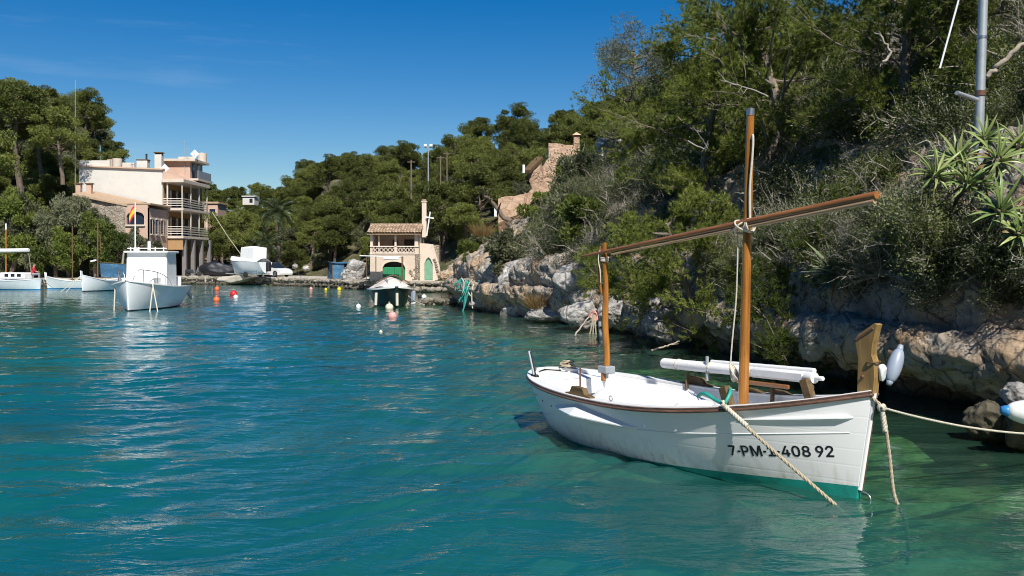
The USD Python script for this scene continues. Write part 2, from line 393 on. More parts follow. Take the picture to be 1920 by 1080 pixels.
M['soil'] = mat('hillside_soil', {
    'g': ('geometry', {}), 'n1': ('noise_texture', {'scale': .5, 'detail': 6.0, 'roughness': .65}), 'n2': ('noise_texture', {'scale': 3.5, 'detail': 5.0}),
    'r': ('rgb_ramp', {'ramp': [(.35, (.05, .055, .025)), (.55, (.10, .095, .05)), (.72, (.24, .21, .16))]}),
    'b': ('bump', {'strength': .8, 'distance': .1}), 'p': ('principled_bsdf', {'roughness': .95, 'specular_ior_level': .1})},
    [('g.position', 'n1.vector'), ('g.position', 'n2.vector'), ('n1.fac', 'r.fac'), ('r.color', 'p.base_color'), ('n2.fac', 'b.height'), ('b.normal', 'p.normal')])
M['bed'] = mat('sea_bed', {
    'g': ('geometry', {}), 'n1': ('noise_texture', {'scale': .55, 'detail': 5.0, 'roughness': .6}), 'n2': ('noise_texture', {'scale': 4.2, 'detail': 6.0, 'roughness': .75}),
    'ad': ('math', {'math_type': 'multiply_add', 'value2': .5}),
    'r': ('rgb_ramp', {'ramp': [(.55, (.02, .04, .016)), (.70, (.13, .155, .065)), (.84, (.46, .46, .30))]}),  # weed and sand tones; the fine pale specks imitate caustic light
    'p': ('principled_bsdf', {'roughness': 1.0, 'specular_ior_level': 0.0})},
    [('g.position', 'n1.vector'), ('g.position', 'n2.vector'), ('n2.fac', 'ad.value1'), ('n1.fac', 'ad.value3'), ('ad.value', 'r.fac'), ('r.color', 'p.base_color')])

xs = axis_lines([(-700, -110, 30), (-110, -60, 5), (-60, -8, 1.6), (-8, 16, .5), (16, 40, 2), (40, 100, 6), (100, 700, 40)])
ys = axis_lines([(-300, -20, 40), (-20, 4, 3), (4, 46, .5), (46, 150, 1.6), (150, 260, 5), (260, 1200, 60)])
X, Y = np.meshgrid(xs, ys, indexing='ij')
Z, DIN, _, _ = land(X.ravel(), Y.ravel())
pts = np.stack([X.ravel(), Y.ravel(), Z], -1).reshape(len(xs), len(ys), 3)
v, f = grid_mesh(pts)
sea = (DIN[f] < 0).all(1)
tag(obj('hillside', (v, f[~sea]), M['soil'], None, True), kind='structure')
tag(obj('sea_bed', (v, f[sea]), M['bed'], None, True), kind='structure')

# ------------------------------------------------------------------ water
def waves(x, y):
    rng = np.random.default_rng(4)
    z = np.zeros_like(x)
    wx = x + .9 * (meshkit.noise(np.stack([x * .35, y * .35, x * 0], -1), 3) - .5) * 2
    wy = y + .9 * (meshkit.noise(np.stack([x * .35, y * .35, x * 0], -1), 4) - .5) * 2
    for lam, n, amp in ((2.6, 3, .011), (1.25, 4, .0078), (.62, 6, .0042), (.36, 6, .0019)):
        for i in range(n):
            a = math.radians(rng.normal(104, 24))
            l = lam * rng.uniform(.75, 1.3)
            z += amp * np.sin(2 * np.pi * (wx * math.cos(a) + wy * math.sin(a)) / l + rng.uniform(0, 6.28)) * (.35 + .65 * 2 * meshkit.noise(np.stack([x * .22 + 7 * i, y * .4, x * 0 + lam], -1), 11 + i))
    return z

def water_mat():
    n = {'g': ('geometry', {}),
         'mp': ('mapping', {'scale': (.55, 1.35, 1.0), 'rotation': (0, 0, -.2)}),
         'n1': ('noise_texture', {'scale': 2.3, 'detail': 3.0, 'roughness': .55, 'distortion': .5}),
         'n2': ('noise_texture', {'scale': 7.5, 'detail': 3.0, 'roughness': .6, 'distortion': .4}),
         'h': ('math', {'math_type': 'multiply_add', 'value2': .30}),
         'b': ('bump', {'strength': 1.0, 'distance': .036}),
         'fr': ('fresnel', {'IOR': 1.33}),
         'gl': ('glossy_bsdf', {'roughness': .03, 'color': (1, 1, 1)}),
         'lo': ('noise_texture', {'scale': .11, 'detail': 3.0}),
         'rc': ('rgb_ramp', {'ramp': [(.32, (.0, .072, .102)), (.68, (.0, .125, .118))]}), 'dm': ('mix', {'color2': (.045, .085, .036)}), 'at': ('attribute', {'attribute': 'shallow'}), 'ft': ('math', {'math_type': 'multiply_add', 'value2': .70, 'value3': .12}),
         'df': ('diffuse_bsdf', {}), 'tr': ('transparent_bsdf', {'color': (.50, .82, .58)}),
         'mx': ('mix_closure', {'fac': .42}), 'out': ('mix_closure', {})}
    l = [('g.position', 'mp.vector'), ('mp.vector', 'n1.vector'), ('mp.vector', 'n2.vector'), ('n2.fac', 'h.value1'), ('n1.fac', 'h.value3'), ('h.value', 'b.height'),
         ('b.normal', 'fr.normal'), ('b.normal', 'gl.normal'), ('g.position', 'lo.vector'), ('lo.fac', 'rc.fac'), ('dm.color', 'df.color'),
         ('at.fac', 'ft.value1'), ('ft.value', 'mx.fac'), ('at.fac', 'dm.fac'), ('rc.color', 'dm.color1'), ('df.BSDF', 'mx.closure1'), ('tr.BSDF', 'mx.closure2'), ('fr.fac', 'out.fac'), ('mx.closure', 'out.closure1'), ('gl.BSDF', 'out.closure2')]
    return mat('sea_water', n, l, 'out.closure')
M['water'] = water_mat()
xs = axis_lines([(-95, -30, 1.2), (-30, -9, .3), (-9, 9, .085), (9, 40, 1.5)])
ys = axis_lines([(-40, 4, 4), (4, 6, .3), (6, 20, .06), (20, 34, .13), (34, 60, .3), (60, 102, 1)])
X, Y = np.meshgrid(xs, ys, indexing='ij')
Z = waves(X, Y) * (1 - .6 * sstep(Y, 30, 60)) * sstep(9.5 - np.abs(X + 10), -20, 0)
sp = tag(obj('sea', grid_mesh(np.stack([X, Y, Z], -1)), M['water'], None, True), kind='structure')
zb_, db_, _, _ = land(X.ravel(), Y.ravel())
shallow = np.exp(-np.maximum(-zb_, 0) / 1.5)
UsdGeom.PrimvarsAPI(sp).CreatePrimvar('shallow', Sdf.ValueTypeNames.FloatArray, 'vertex').Set(Vt.FloatArray.FromNumpy(shallow.astype(np.float32)))

# ------------------------------------------------------------------ the undercut cliff along the right bank
def coast_line(n_per):
    L = shapely.LineString(COAST_R)
    s, out = 24.5, []
    while s < L.length - .3:
        out.append(s)
        y = L.interpolate(s).y
        s += np.interp(y, [9, 18, 22, 32, 60], n_per)
    S = np.array(out)
    xy = np.array([L.interpolate(a).coords[0] for a in S])
    for _ in range(60): xy[1:-1] = .5 * xy[1:-1] + .25 * (xy[:-2] + xy[2:])
    t = np.gradient(xy, axis=0); t /= np.linalg.norm(t, axis=1, keepdims=True)
    return S, xy, np.stack([t[:, 1], -t[:, 0]], 1)        # inland normal (to the right of the way along the coast)
S, XY, NI = coast_line([.075, .085, .1, .17, .3])
def nz(s, f, seed): return meshkit.fbm(np.stack([s * f, s * 0, s * 0 + seed], -1), 3, seed) - .5
uc = np.interp(XY[:, 1], [5, 15, 18, 24, 30, 60], [1.45, 1.4, 1.1, .8, .45, .3]) * (1 + .9 * nz(S, .5, 3))
th = (1 + .35 * nz(S, .35, 7)) * (1 - .12 * (1 - sstep(XY[:, 1], 13, 18)))
prof = lambda u, h, w, zl_: [(u + .5, -1.6), (u + .1, -.15), (u - .05, .25), (.55 * u, .5), (.08, .62), (-.12 + w, .8), (-.16 + w, 1.02), (-.02 + w, 1.24), (.14 + w, 1.33), (.36, 1.37), (.34, 1.44),
                        (.30, 1.75 * h), (.38, 2.1 * h), (.58, 2.4 * h), (1.0, 2.62 * h), (1.8, 2.9 * h), (3.4, zl_)]
NV = 120
zland = land(XY[:, 0] + 3.4 * NI[:, 0], XY[:, 1] + 3.4 * NI[:, 1])[0] + .1
rows = []
wv = .5 * nz(S, .6, 12)
for i in range(len(S)):
    pr = np.array(prof(uc[i], th[i], wv[i], zland[i]))
    d = np.r_[0, np.cumsum(np.linalg.norm(np.diff(pr, axis=0), axis=1))]
    g = np.linspace(0, 1, NV)
    q = np.stack([np.interp(g * d[-1], d, pr[:, 0]), np.interp(g * d[-1], d, pr[:, 1])], -1)
    rows.append(np.concatenate([XY[i] + q[:, :1] * NI[i], q[:, 1:]], 1))
G = np.array(rows)
def roughen(G, amp=1.0):
    du, dv = np.gradient(G, axis=0), np.gradient(G, axis=1)
    n = np.cross(du, dv); n /= np.linalg.norm(n, axis=2, keepdims=True) + 1e-9
    a = meshkit.fbm(G * 1.0 + 3, 3, 21) - .5
    r = 1 - 2 * np.abs(meshkit.fbm(G * [2.2, 2.2, 3.2], 4, 33) - .5)
    c = meshkit.fbm(G * 7.0, 3, 40) - .5
    pit = np.minimum(meshkit.fbm(G * 3.6, 3, 52) - .36, 0)
    return G - n * (amp * (.60 * a - .22 * (r - .8) + .15 * c + 1.0 * pit + .07 * (meshkit.fbm(G * 15.0, 2, 61) - .5)))[..., None] * np.where(G[..., 2:] > -1, 1, 0)
G = roughen(G)
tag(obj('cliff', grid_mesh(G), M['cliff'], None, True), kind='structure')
_ct = G[:, ::4].reshape(-1, 3)

def rock(size, seed, sub=4, planes=9, rough=1.0):
    m = trimesh.creation.icosphere(subdivisions=sub)
    rng = np.random.default_rng(seed)
    v = np.array(m.vertices)
    for _ in range(planes):
        n = rng.normal(size=3); n /= np.linalg.norm(n)
        h = rng.uniform(.55, .9)
        e = v @ n - h
        v = v - np.where(e > 0, e, 0)[:, None] * n * .92
    v = v * np.asarray(size) / 2
    s = np.mean(size)
    a = meshkit.fbm(v / s * 2.2 + seed, 4, seed) - .5
    r = np.abs(meshkit.fbm(v / s * 5 + seed, 3, seed + 9) - .5)
    n = v / (np.linalg.norm(v, axis=1, keepdims=True) + 1e-9)
    return v + n * (s * rough * (.32 * a - .22 * r))[:, None], np.array(m.faces)


# ------------------------------------------------------------------ hulls of small wooden boats
class Hull:
    """A double-ended (or transom) hull: x forward, z up from the waterline."""
    def __init__(self, xs, xb, rake_s, rake_b, beam, zmid, zbow, zstern, draft=.35, full_b=.95, full_s=.7, transom=0.0, stemw=.035, a0=.38, a1=.5):
        self.__dict__.update(locals())
    def zs(self, s):
        return self.zmid + (self.zbow - self.zmid) * np.clip((s - .42) / .58, 0, 1) ** 2.1 + (self.zstern - self.zmid) * np.clip((.42 - s) / .42, 0, 1) ** 1.9
    def zk(self, s):
        return -self.draft + .1 * np.abs(2 * s - 1) ** 6
    def pos(self, s, t, side=1.0, inset=0.0):
        s, t = np.broadcast_arrays(np.asarray(s, float), np.asarray(t, float))
        w = 2 * s - 1
        zs, zk = self.zs(s), self.zk(s)
        z = zk + (zs - zk) * t
        x = (self.xs + self.rake_s * t) * (1 - s) + (self.xb + self.rake_b * t) * s
        Bf = np.where(w > 0, np.clip(1 - np.abs(w) ** 2.15, 0, 1) ** self.full_b, self.transom + (1 - self.transom) * np.clip(1 - np.abs(w) ** 2.6, 0, 1) ** self.full_s)
        a = self.a0 + self.a1 * np.where(w > 0, w ** 2, .8 * w ** 4)
        y = (self.beam / 2 * Bf) * np.clip(t, 0, 1) ** a + self.stemw * np.minimum(1, t * 6)
        return np.stack([x, side * np.maximum(y - inset, .0), z], -1)
    def t_at(self, s, z):
        return (z - self.zk(s)) / (self.zs(s) - self.zk(s))
    def shell(self, za, zb, ns=72, nt=26, inset=0.0, s0=0.0, s1=1.0):
        """Both sides between heights za(s) and zb(s) (None: the keel, the sheer)."""
        e = np.linspace(0, 1, ns); s = s0 + (s1 - s0) * (.5 - .5 * np.cos(np.pi * e)) * 1.0
        ta = np.zeros(ns) if za is None else self.t_at(s, za(s))
        tb = np.ones(ns) if zb is None else self.t_at(s, zb(s))
        T = ta[:, None] + (tb - ta)[:, None] * np.linspace(0, 1, nt)[None] ** (1.6 if za is None else 1)
        A = self.pos(s[:, None], T, -1, inset)
        B = self.pos(s[:, None], T, 1, inset)
        m = MB()
        m.add(grid_mesh(A)); m.add(grid_mesh(B[::-1]))
        for k, fl in ((0, 1), (-1, -1)):                       # the narrow faces of stem and stern post
            g = np.stack([A[k], B[k]], 0)
            m.add(grid_mesh(g[::-1] if fl > 0 else g))
        return m
    def loop(self, inset=0.0, dz=0.0, n=120, s0=0.0, s1=1.0, closed=True):
        s = s0 + (s1 - s0) * (.5 - .5 * np.cos(np.linspace(0, np.pi, n)))
        A = self.pos(s, np.ones(n), -1, inset); B = self.pos(s, np.ones(n), 1, inset)
        A[:, 2] += dz; B[:, 2] += dz
        return np.vstack([A, B[::-1]]) if closed else (A, B)
    def cap(self, w_out, w_in, h, dz=0.0, n=110, s0=0.0, s1=1.0):
        """The flat rail that runs round the top of the sides."""
        m = MB()
        s = s0 + (s1 - s0) * (.5 - .5 * np.cos(np.linspace(0, np.pi, n)))
        for side in (-1, 1):
            o = self.pos(s, np.ones(n), side, -w_out); i = self.pos(s, np.ones(n), side, w_in)
            o[:, 2] += dz; i[:, 2] += dz
            i[:, 1] = side * np.maximum(np.abs(i[:, 1]), .004)
            up = np.array([0, 0, h])
            g = np.stack([i, i + up, o + up, o, i], 1)
            m.add(grid_mesh(g if side > 0 else g[:, ::-1]))
        return m
    def deck(self, s0, s1, z, inset=0.0, n=40, crown=0.0):
        """A deck between stations s0 and s1 at height z(s)."""
        s = np.linspace(s0, s1, n)
        t = np.clip(self.t_at(s, z(s)), .01, 1)
        A, B = self.pos(s, t, -1, inset), self.pos(s, t, 1, inset)
        k = np.linspace(0, 1, 9)[None, :, None]
        g = A[:, None] * (1 - k) + B[:, None] * k
        g[..., 2] += crown * (1 - (2 * k[..., 0] - 1) ** 2)
        return grid_mesh(g)
    def surf_y(self):
        s, t = np.meshgrid(np.linspace(0, 1, 160), np.linspace(.02, 1, 70), indexing='ij')
        p = self.pos(s, t, 1).reshape(-1, 3)
        return LinearNDInterpolator(p[:, [0, 2]], p[:, 1])

# ------------------------------------------------------------------ the white sailing boat in front
HD = math.atan2(-.851, .525)
BO = np.array([1.995, 11.57, 0.0])
RB = rotz(HD)
def blocal(p): return RB.T @ (np.asarray(p, float) - BO)
def bworld(p): return RB @ np.asarray(p, float) + BO

H = Hull(-2.66, 2.69, -.24, .23, 2.02, .66, 1.08, .74, full_b=1.0, full_s=.62, a0=.36, a1=.55)
boat = thing('sailing_boat', 'white open wooden sailing boat with bare mast and long slanting yard moored in front', 'sailing boat', BO, HD)
boot = lambda s: -.02 + .15 * np.clip((s - .25) / .75, 0, 1) ** 1.3 + .04 * np.clip((.2 - s) / .2, 0, 1)
H.shell(boot, None, 96, 34).build('hull', M['hull_worn'], boat, 40)
H.shell(None, boot, 96, 18).build('bottom_paint', M['teal_paint'], boat, 40)
# moulded strakes on the sides: a long scoop aft, a wedge at the bow
ysurf = H.surf_y()
def strake(x0, x1, z0, z1, depth, hgt, peak=.5, n=50, sides=(-1, 1)):
    m = MB()
    e = np.linspace(0, 1, n)
    x = x0 + (x1 - x0) * e; z = z0 + (z1 - z0) * e
    w = np.clip(np.where(e < peak, e / max(peak, 1e-3), (1 - e) / max(1 - peak, 1e-3)), 0, 1) ** .8
    for sd in sides:
        y = ysurf(x, z); yt = ysurf(x, z + hgt * (.08 + w)); yb = ysurf(x, z - .025)
        a = np.stack([x, sd * (yb - .01), z - .025], -1); b = np.stack([x, sd * (y + .008 + depth * w), z - .004], -1)
        b2 = np.stack([x, sd * (y + .008 + depth * w), z + .010], -1); c = np.stack([x, sd * (yt - .004), z + hgt * (.08 + w)], -1)
        g = np.stack([a, b, b2, c], 1)
        m.add(grid_mesh(g if sd < 0 else g[:, ::-1]))
    return m
strake(-1.30, .45, .455, .435, .16, .13, .38).build('strake', M['white_hull'], boat, 30)
strake(1.75, 2.76, .70, .815, .045, .03, .92).build('strake', M['white_hull'], boat, 30)
# a fine groove line along the side, built as a thin bead
m = MB()
for sd in (-1, 1):
    x = np.linspace(-.5, 2.72, 70); z = np.interp(x, [-.5, 1.0, 2.72], [.355, .46, .66])
    m.tube(np.stack([x, sd * (ysurf(x, z) + .001), z], -1), .006, 5)
m.build('side_bead', M['white_hull'], boat, True)
# rails
H.cap(.012, .15, .026, -.004).build('cap_rail', M['white'], boat, 30)
lp = H.loop(-.012, -.026)
obj('rub_rail', tube(lp, .017, 8, closed=True), M['rail_brown'], boat, True)
lp = H.loop(-.012, .006)
obj('rail_edge', tube(lp, .008, 6, closed=True), M['rail_brown'], boat, True)
# inside: coaming wall, floor, decks at the ends
zfl = lambda s: .30 + .16 * np.clip((s - .6) / .4, 0, 1) + .10 * np.clip((.25 - s) / .25, 0, 1)
inn = MB()
s_ = np.linspace(.03, .97, 80)
for sd in (-1, 1):
    up = H.pos(s_, np.ones(80), sd, .145); lo = H.pos(s_, H.t_at(s_, zfl(s_)), sd, .12)
    g = np.stack([up * (1 - k) + lo * k for k in np.linspace(0, 1, 8)], 1)
    inn.add(grid_mesh(g if sd < 0 else g[:, ::-1]))
inn.build('inner_planking', M['white'], boat, 40)
obj('floor', H.deck(.02, .98, zfl, .10), M['white'], boat)
zdk = lambda s: H.zs(s) - .035
obj('foredeck', H.deck(.80, .985, zdk, .10, crown=.03), M['white'], boat, True)
obj('stern_deck', H.deck(.015, .15, zdk, .10, crown=.02), M['white'], boat, True)
for s0, dz in ((.80, 0), (.15, 0)):
    a = H.pos(s0, 1.0, -1, .12); b = H.pos(s0, 1.0, 1, .12)
    MB().bar(a - [0, 0, .13], b - [0, 0, .13], .03, .22, .008).build('bulkhead', M['white'], boat)
# benches along the sides and one thwart
for sd in (-1, 1):
    MB().bar((-1.7, sd * .62, .50), (.75, sd * .66, .50), .24, .03, .008).build('bench', M['white'], boat)
MB().box((1.2, 0, .56), (.26, 1.36, .04), 0, .01).build('mast_thwart', M['white'], boat)
# white canvas thrown over the engine box and gear
g = np.linspace(-1, 1, 70)
GX, GY = np.meshgrid(g, g, indexing='ij')
r_ = np.maximum(np.abs(GX) ** 4 + np.abs(GY) ** 4, 1e-9) ** .25
hh = .47 * (1 - sstep(r_, .55, 1.0)) * (.72 + .28 * np.cos(GX * 2.4 + .5)) * (1 - .22 * np.abs(GY))
q = np.stack([-.25 + 1.42 * GX + .06 * GY, .66 * GY * (1 - .12 * GX), .29 + hh], -1)
q[..., 2] += (.035 * (meshkit.fbm(q * [3, 5, 1], 4, 3) - .5) * 2 + .03 * np.abs(meshkit.fbm(q * [6, 9, 0], 3, 8) - .5) * 2) * np.minimum(1, hh * 5)
obj('canvas_cover', grid_mesh(q), M['white_cloth'], boat, True)
for k in range(5):
    cx, cy = .55 + .16 * k, -.12 + .16 * ((k * 37) % 5 - 2) / 2
    vv, ff = rock((.34, .30, .26), 60 + k, 3, 5, .8)
    obj('folded_cloth', (vv + [cx, cy, .60], ff), M['white_cloth'], boat, True)
# masts
mb_, mt_ = blocal(P(1392, 730, 10.56)), blocal(P(1407, 215, 10.50))
mb_[2] = .34
mast = obj('mast', tube(np.linspace(mb_, mt_, 20), np.linspace(.061, .043, 20), 16), M['mast'], boat, 40)
d_ = (mt_ - mb_) / np.linalg.norm(mt_ - mb_)
obj('mast_cap', tube([mt_ - .01 * d_, mt_ + .07 * d_, mt_ + .075 * d_], [.047, .045, .02], 14), M['steel'], mast, 40)
obj('mast_collar', tube([mb_ + .24 * d_, mb_ + .29 * d_], [.075, .072], 14), M['galv'], mast, 40)
zb_, zt_ = blocal(P(1137, 690, 12.73)), blocal(P(1134, 455, 12.70))
zl = np.linspace(0, 1, 24)[:, None]
pl = zb_ * (1 - zl) + zt_ * zl
pl[:, 0] += .008 * np.sin(zl[:, 0] * 9 + 1); pl[:, 1] += .006 * np.sin(zl[:, 0] * 13)
miz = obj('mizzen_mast', tube(pl, np.interp(zl[:, 0], [0, .5, .62, 1], [.047, .043, .038, .026]), 12), M['mast'], boat, 40)
MB().box(zb_ + [0, 0, -.02], (.20, .16, .10), 0, .012).build('mast_step', M['galv'], miz)
obj('step_peg', tube([zb_ + [0, -.05, -.17], zb_ + [0, -.05, -.07]], .035, 10), M['spar'], miz)
MB().tube(np.linspace(zb_ + [0, 0, -.6], zb_ + [0, 0, -.05], 3), .03, 10).build('step_post', M['white'], miz)
obj('clamp_piece', tube(curve([zb_ * .42 + zt_ * .58 + [-.05, -.02, 0], zb_ * .28 + zt_ * .72 + [-.09, -.03, 0], zb_ * .12 + zt_ * .88 + [-.10, -.03, .0], zb_ * .04 + zt_ * .96 + [-.07, -.02, .02]], 12), np.r_[.012, np.full(10, .022), .010], 8), M['spar'], miz, True)
# the yard: a round upper spar with a paler lath beneath
dr_ = np.array([1.36, -2.17, .32])
mid_ = np.array([2.64, 10.56, 2.74]) + [-.075, -.045, 0]
y0, y1 = blocal(mid_ - 1.18 * dr_ + [.02, 0, .03]), blocal(mid_ + .70 * dr_)
t_ = np.linspace(0, 1, 30)[:, None]
ln = y0 * (1 - t_) + y1 * t_
yard = obj('yard', tube(ln + [0, 0, .026], np.interp(t_[:, 0], [0, .08, .5, 1], [.016, .022, .034, .040]), 14), M['spar'], boat, 40)
lo_ = y0 * .86 + y1 * .14
obj('yard_lath', tube(np.linspace(lo_, y1 - (y1 - y0) * .004, 24) - [0, .004, .028], np.linspace(.012, .029, 24), 12), M['spar_pale'], yard, 40)
# lashings and halyard
def coil(c, axis, r, turns, rr, pitch, n=26):
    axis = np.asarray(axis, float) / np.linalg.norm(axis)
    a = np.cross(axis, [0, 0, 1.0] if abs(axis[2]) < .9 else [1.0, 0, 0]); a /= np.linalg.norm(a); b = np.cross(axis, a)
    th = np.linspace(0, turns * 2 * np.pi, int(turns * n))
    return tube(np.asarray(c) + r * (np.cos(th)[:, None] * a + np.sin(th)[:, None] * b) + axis * (pitch * (th / (2 * np.pi) - turns / 2))[:, None], rr, 7)
cr = blocal([2.64, 10.56, 2.74])
yd = (y1 - y0) / np.linalg.norm(y1 - y0)
m = MB()
for sg in (1, -1):
    ax = d_ * .75 + sg * yd * .66
    th = np.linspace(0, 2 * np.pi, 40)
    a = np.cross(ax, [0, 1, 0]); a /= np.linalg.norm(a); b = np.array([0, 1.0, 0])
    m.tube(cr + [0, -.035, 0] + (np.cos(th)[:, None] * a * .10 + np.sin(th)[:, None] * b * .115) + .012 * sg * ax, .011, 7)
m.add(coil(cr + yd * .11 + [0, -.04, .0], yd, .075, 2.2, .010, .02))
m.build('yard_lashing', M['rope_pale'], yard, True)
hp = curve([mt_ - d_ * .28 + [.045, -.02, .0], mt_ - d_ * .24 + [.075, -.03, 0], mt_ - d_ * .34 + [.085, -.035, 0], cr + [.115, -.05, .35], cr + [.12, -.05, .03]], 40)
obj('halyard', tube(hp, .0135, 8), M['rope_pale'], mast, True)
lo2 = curve([cr + [-.06, -.06, -.05], cr + [-.085, -.05, -.7], mb_ + [-.12, -.05, 1.0], mb_ + [-.13, -.06, .78], mb_ + [-.09, -.07, .66]], 40)
obj('fall_line', tube(lo2, .009, 7), M['rope_pale'], mast, True)
cc = mb_ + d_ * .72 + [-.10, -.05, 0]
m = MB()
for k in range(4): m.add(coil(cc + [.0, 0, .012 * k], [.5, .3, .1 * k], .075 + .008 * k, 1.15, .010, .01))
m.build('rope_coil', M['rope_pale'], mast, True)
mz = zb_ * .12 + zt_ * .88
m = MB()
m.add(coil(mz + [0, -.01, -.02], (.2, 0, 1), .052, 3, .008, .02)); m.tube(curve([mz + [-.05, -.05, .10], mz + [-.07, -.06, -.02], mz + [-.04, -.05, -.2], mz + [-.05, -.04, -.34]], 14), .009, 6)
m.build('mizzen_lashing', M['rope_pale'], miz, True)
# stem post with its beak, seen in profile
sx = H.xb + H.rake_b
post = shapely.Polygon([(sx - .165, 1.02), (sx - .15, 1.40), (sx - .19, 1.58), (sx - .155, 1.625), (sx + .03, 1.745), (sx + .055, 1.735), (sx + .035, 1.68), (sx + .0, 1.55), (sx - .01, 1.44), (sx + .02, 1.36), (sx + .025, 1.22), (sx + .0, 1.02)]).buffer(.008).buffer(-.004)
post_p = obj('stem_post', prism(post, .085), M['stem_wood'], boat)
MB().bar((sx - .18, -.045, 1.575), (sx + .02, -.045, 1.70), .012, .022, .003).build('post_band', M['rail_brown'], post_p)
obj('post_knob', tube([(sx - .10, -.042, 1.22), (sx - .10, -.07, 1.22)], [.018, .012], 10), M['rail_brown'], post_p)
vv, ff = rock((.11, .10, .17), 5, 3, 3, .2)
obj('post_float', (vv + [sx + .05, .05, 1.27], ff), M['fender_white'], post_p, True)
obj('post_cord', coil((sx - .01, 0, 1.37), (0, 0, 1), .062, 1.3, .008, .02), M['old_wood'], post_p, True)
# white stem band
H2 = [(H.xb + H.rake_b * t + .004, H.zk(1.0) + (H.zs(1.0) - H.zk(1.0)) * t) for t in np.linspace(.26, .99, 20)]
obj('stem_band', tube(np.array([(x, 0, z) for x, z in H2]), .030, 10), M['white'], boat, 40)
obj('stem_edge', tube(np.array([(x + .031, 0, z) for x, z in H2]), .006, 6), M['rail_brown'], boat, 40)
obj('stem_eye', tube(np.array([(2.80 + .075 * math.cos(a), 0, .02 + .055 * math.sin(a)) for a in np.linspace(-2.6, 2.6, 20)]), .010, 8), M['steel'], boat, True)
# bitt, thole blocks, cleats, crutch, rods
for nm, x, sd, dx, w in (('bitt', 1.62, -1, .10, .12), ('bitt', 1.62, 1, .10, .12)):
    yy = float(H.pos(.78, 1.0, 1, .13)[1]) * sd
    MB().bar((x, yy, H.zs(.78) - .06), (x - dx, yy * 1.0, H.zs(.78) + .20), .085, w, .012).build(nm, M['old_wood'], boat)
def thole(x, sd, L, hgt):
    pr = shapely.Polygon([(-L / 2, 0), (-L / 2, .018), (-L * .33, .03), (-L * .23, hgt), (L * .18, hgt * .95), (L * .28, .035), (L / 2, .02), (L / 2, 0)])
    v, f = prism(pr, .075)
    s = (x - H.xs - H.rake_s) / (H.xb + H.rake_b - H.xs - H.rake_s)
    p0, p1 = H.pos(s - .02, 1.0, sd, .06), H.pos(s + .02, 1.0, sd, .06)
    a = math.atan2(p1[1] - p0[1], p1[0] - p0[0])
    q = H.pos(s, 1.0, sd, .06)
    return obj('thole_block', (v @ rotz(a).T + q + [0, 0, .02], f), M['old_wood'], boat), q
for sd in (-1, 1):
    tb, q = thole(-.62, sd, .56, .11)
    obj('thole_pin', tube([q + [-.02, sd * -.02, .05], q + [-.02, sd * -.02, .36]], .011, 8), M['rail_brown'], tb)
thole(.35, 1, .5, .05); thole(.9, 1, .5, .05)
for s, sd in ((.035, -1), (.50, -1)):
    q = H.pos(s, 1.0, sd, .07)
    if s < .1: MB().bar(q + [-.06, .06, .04], q + [.06, -.03, .04], .05, .06, .012).build('fairlead', M['rail_brown'], boat)
    else: obj('ring', coil(q + [0, 0, .06], (0, 1, .2), .03, 1.0, .006, .0), M['steel'], boat, True)
q = H.pos(.10, 1.0, -1, .06)
MB().bar(q + [.08, .0, 0], q + [-.10, .02, .36], .045, .03, .006).build('rod_holder', M['galv'], boat)
q = H.pos(.10, 1.0, -1, .06)
MB().bar(q + [.11, .0, 0], q + [-.07, .02, .36], .012, .034, .004).build('rod_holder', M['black'], boat)
MB().tube(curve([q + [.02, 0, .04], q + [.06, 0, .02], q + [.14, 0, .025]], 6), .03, 8).build('rod_socket', M['black'], boat, True)
q = blocal(P(1192, 632, 13.6)); 
# awning roll on its crutches along the far rail
a0, a1 = blocal([2.13, 13.12, .92]), blocal([3.47, 10.47, 1.035])
ad = (a1 - a0) / np.linalg.norm(a1 - a0)
Lr = np.linalg.norm(a1 - a0)
roll = obj('awning_roll', tube([a0 - ad * .01, a0, a0 + ad * .02, a0 + ad * .8, a0 + ad * 1.9, a0 + ad * 1.92], [.04, .062, .070, .070, .062, .05], 16), M['white_cloth'], boat, 50)
obj('awning_pole', tube([a0 + ad * 1.0 + [0, .05, .07], a1 - ad * .15 + [0, .05, .075]], .03, 10), M['white'], roll, 50)
MB().bar(a0 + ad * 1.85, a1 - ad * .22, .125, .125, .025).build('boom', M['white'], roll, 40)
obj('boom_end', tube([a1 - ad * .24, a1 - ad * .22, a1 - ad * .10, a1 - ad * .095, a1 - ad * .09, a1 + ad * .02, a1 + ad * .03], [.05, .064, .064, .05, .027, .027, .02], 14), M['white'], roll, 50)
for k in (.35, 1.05, 1.75):
    obj('roll_tie', coil(a0 + ad * k, ad, .073, 2, .006, .012), M['rope_pale'], roll, True)
for k in (.55, 2.2):
    c = a0 + ad * k
    MB().bar(c - [0, .0, .09], (c[0], c[1] - .02, .62), .035, .05, .006).build('crutch', M['old_wood'], boat)
MB().bar(a0 + ad * 1.62 - [.0, .06, .125], a1 - ad * .45 - [0, .06, .13], .03, .05, .006).build('crutch_rail', M['spar'], boat)
obj('tie_ring', coil(a1 - ad * .14 - [0, 0, .11], (1, 0, 0), .028, 1.0, .005, 0), M['rope_pale'], roll, True)
rs = blocal(P(1326, 668, 12.2))
obj('tube_holder', tube([rs + [0, 0, -.32], rs], .022, 10), M['galv'], boat)
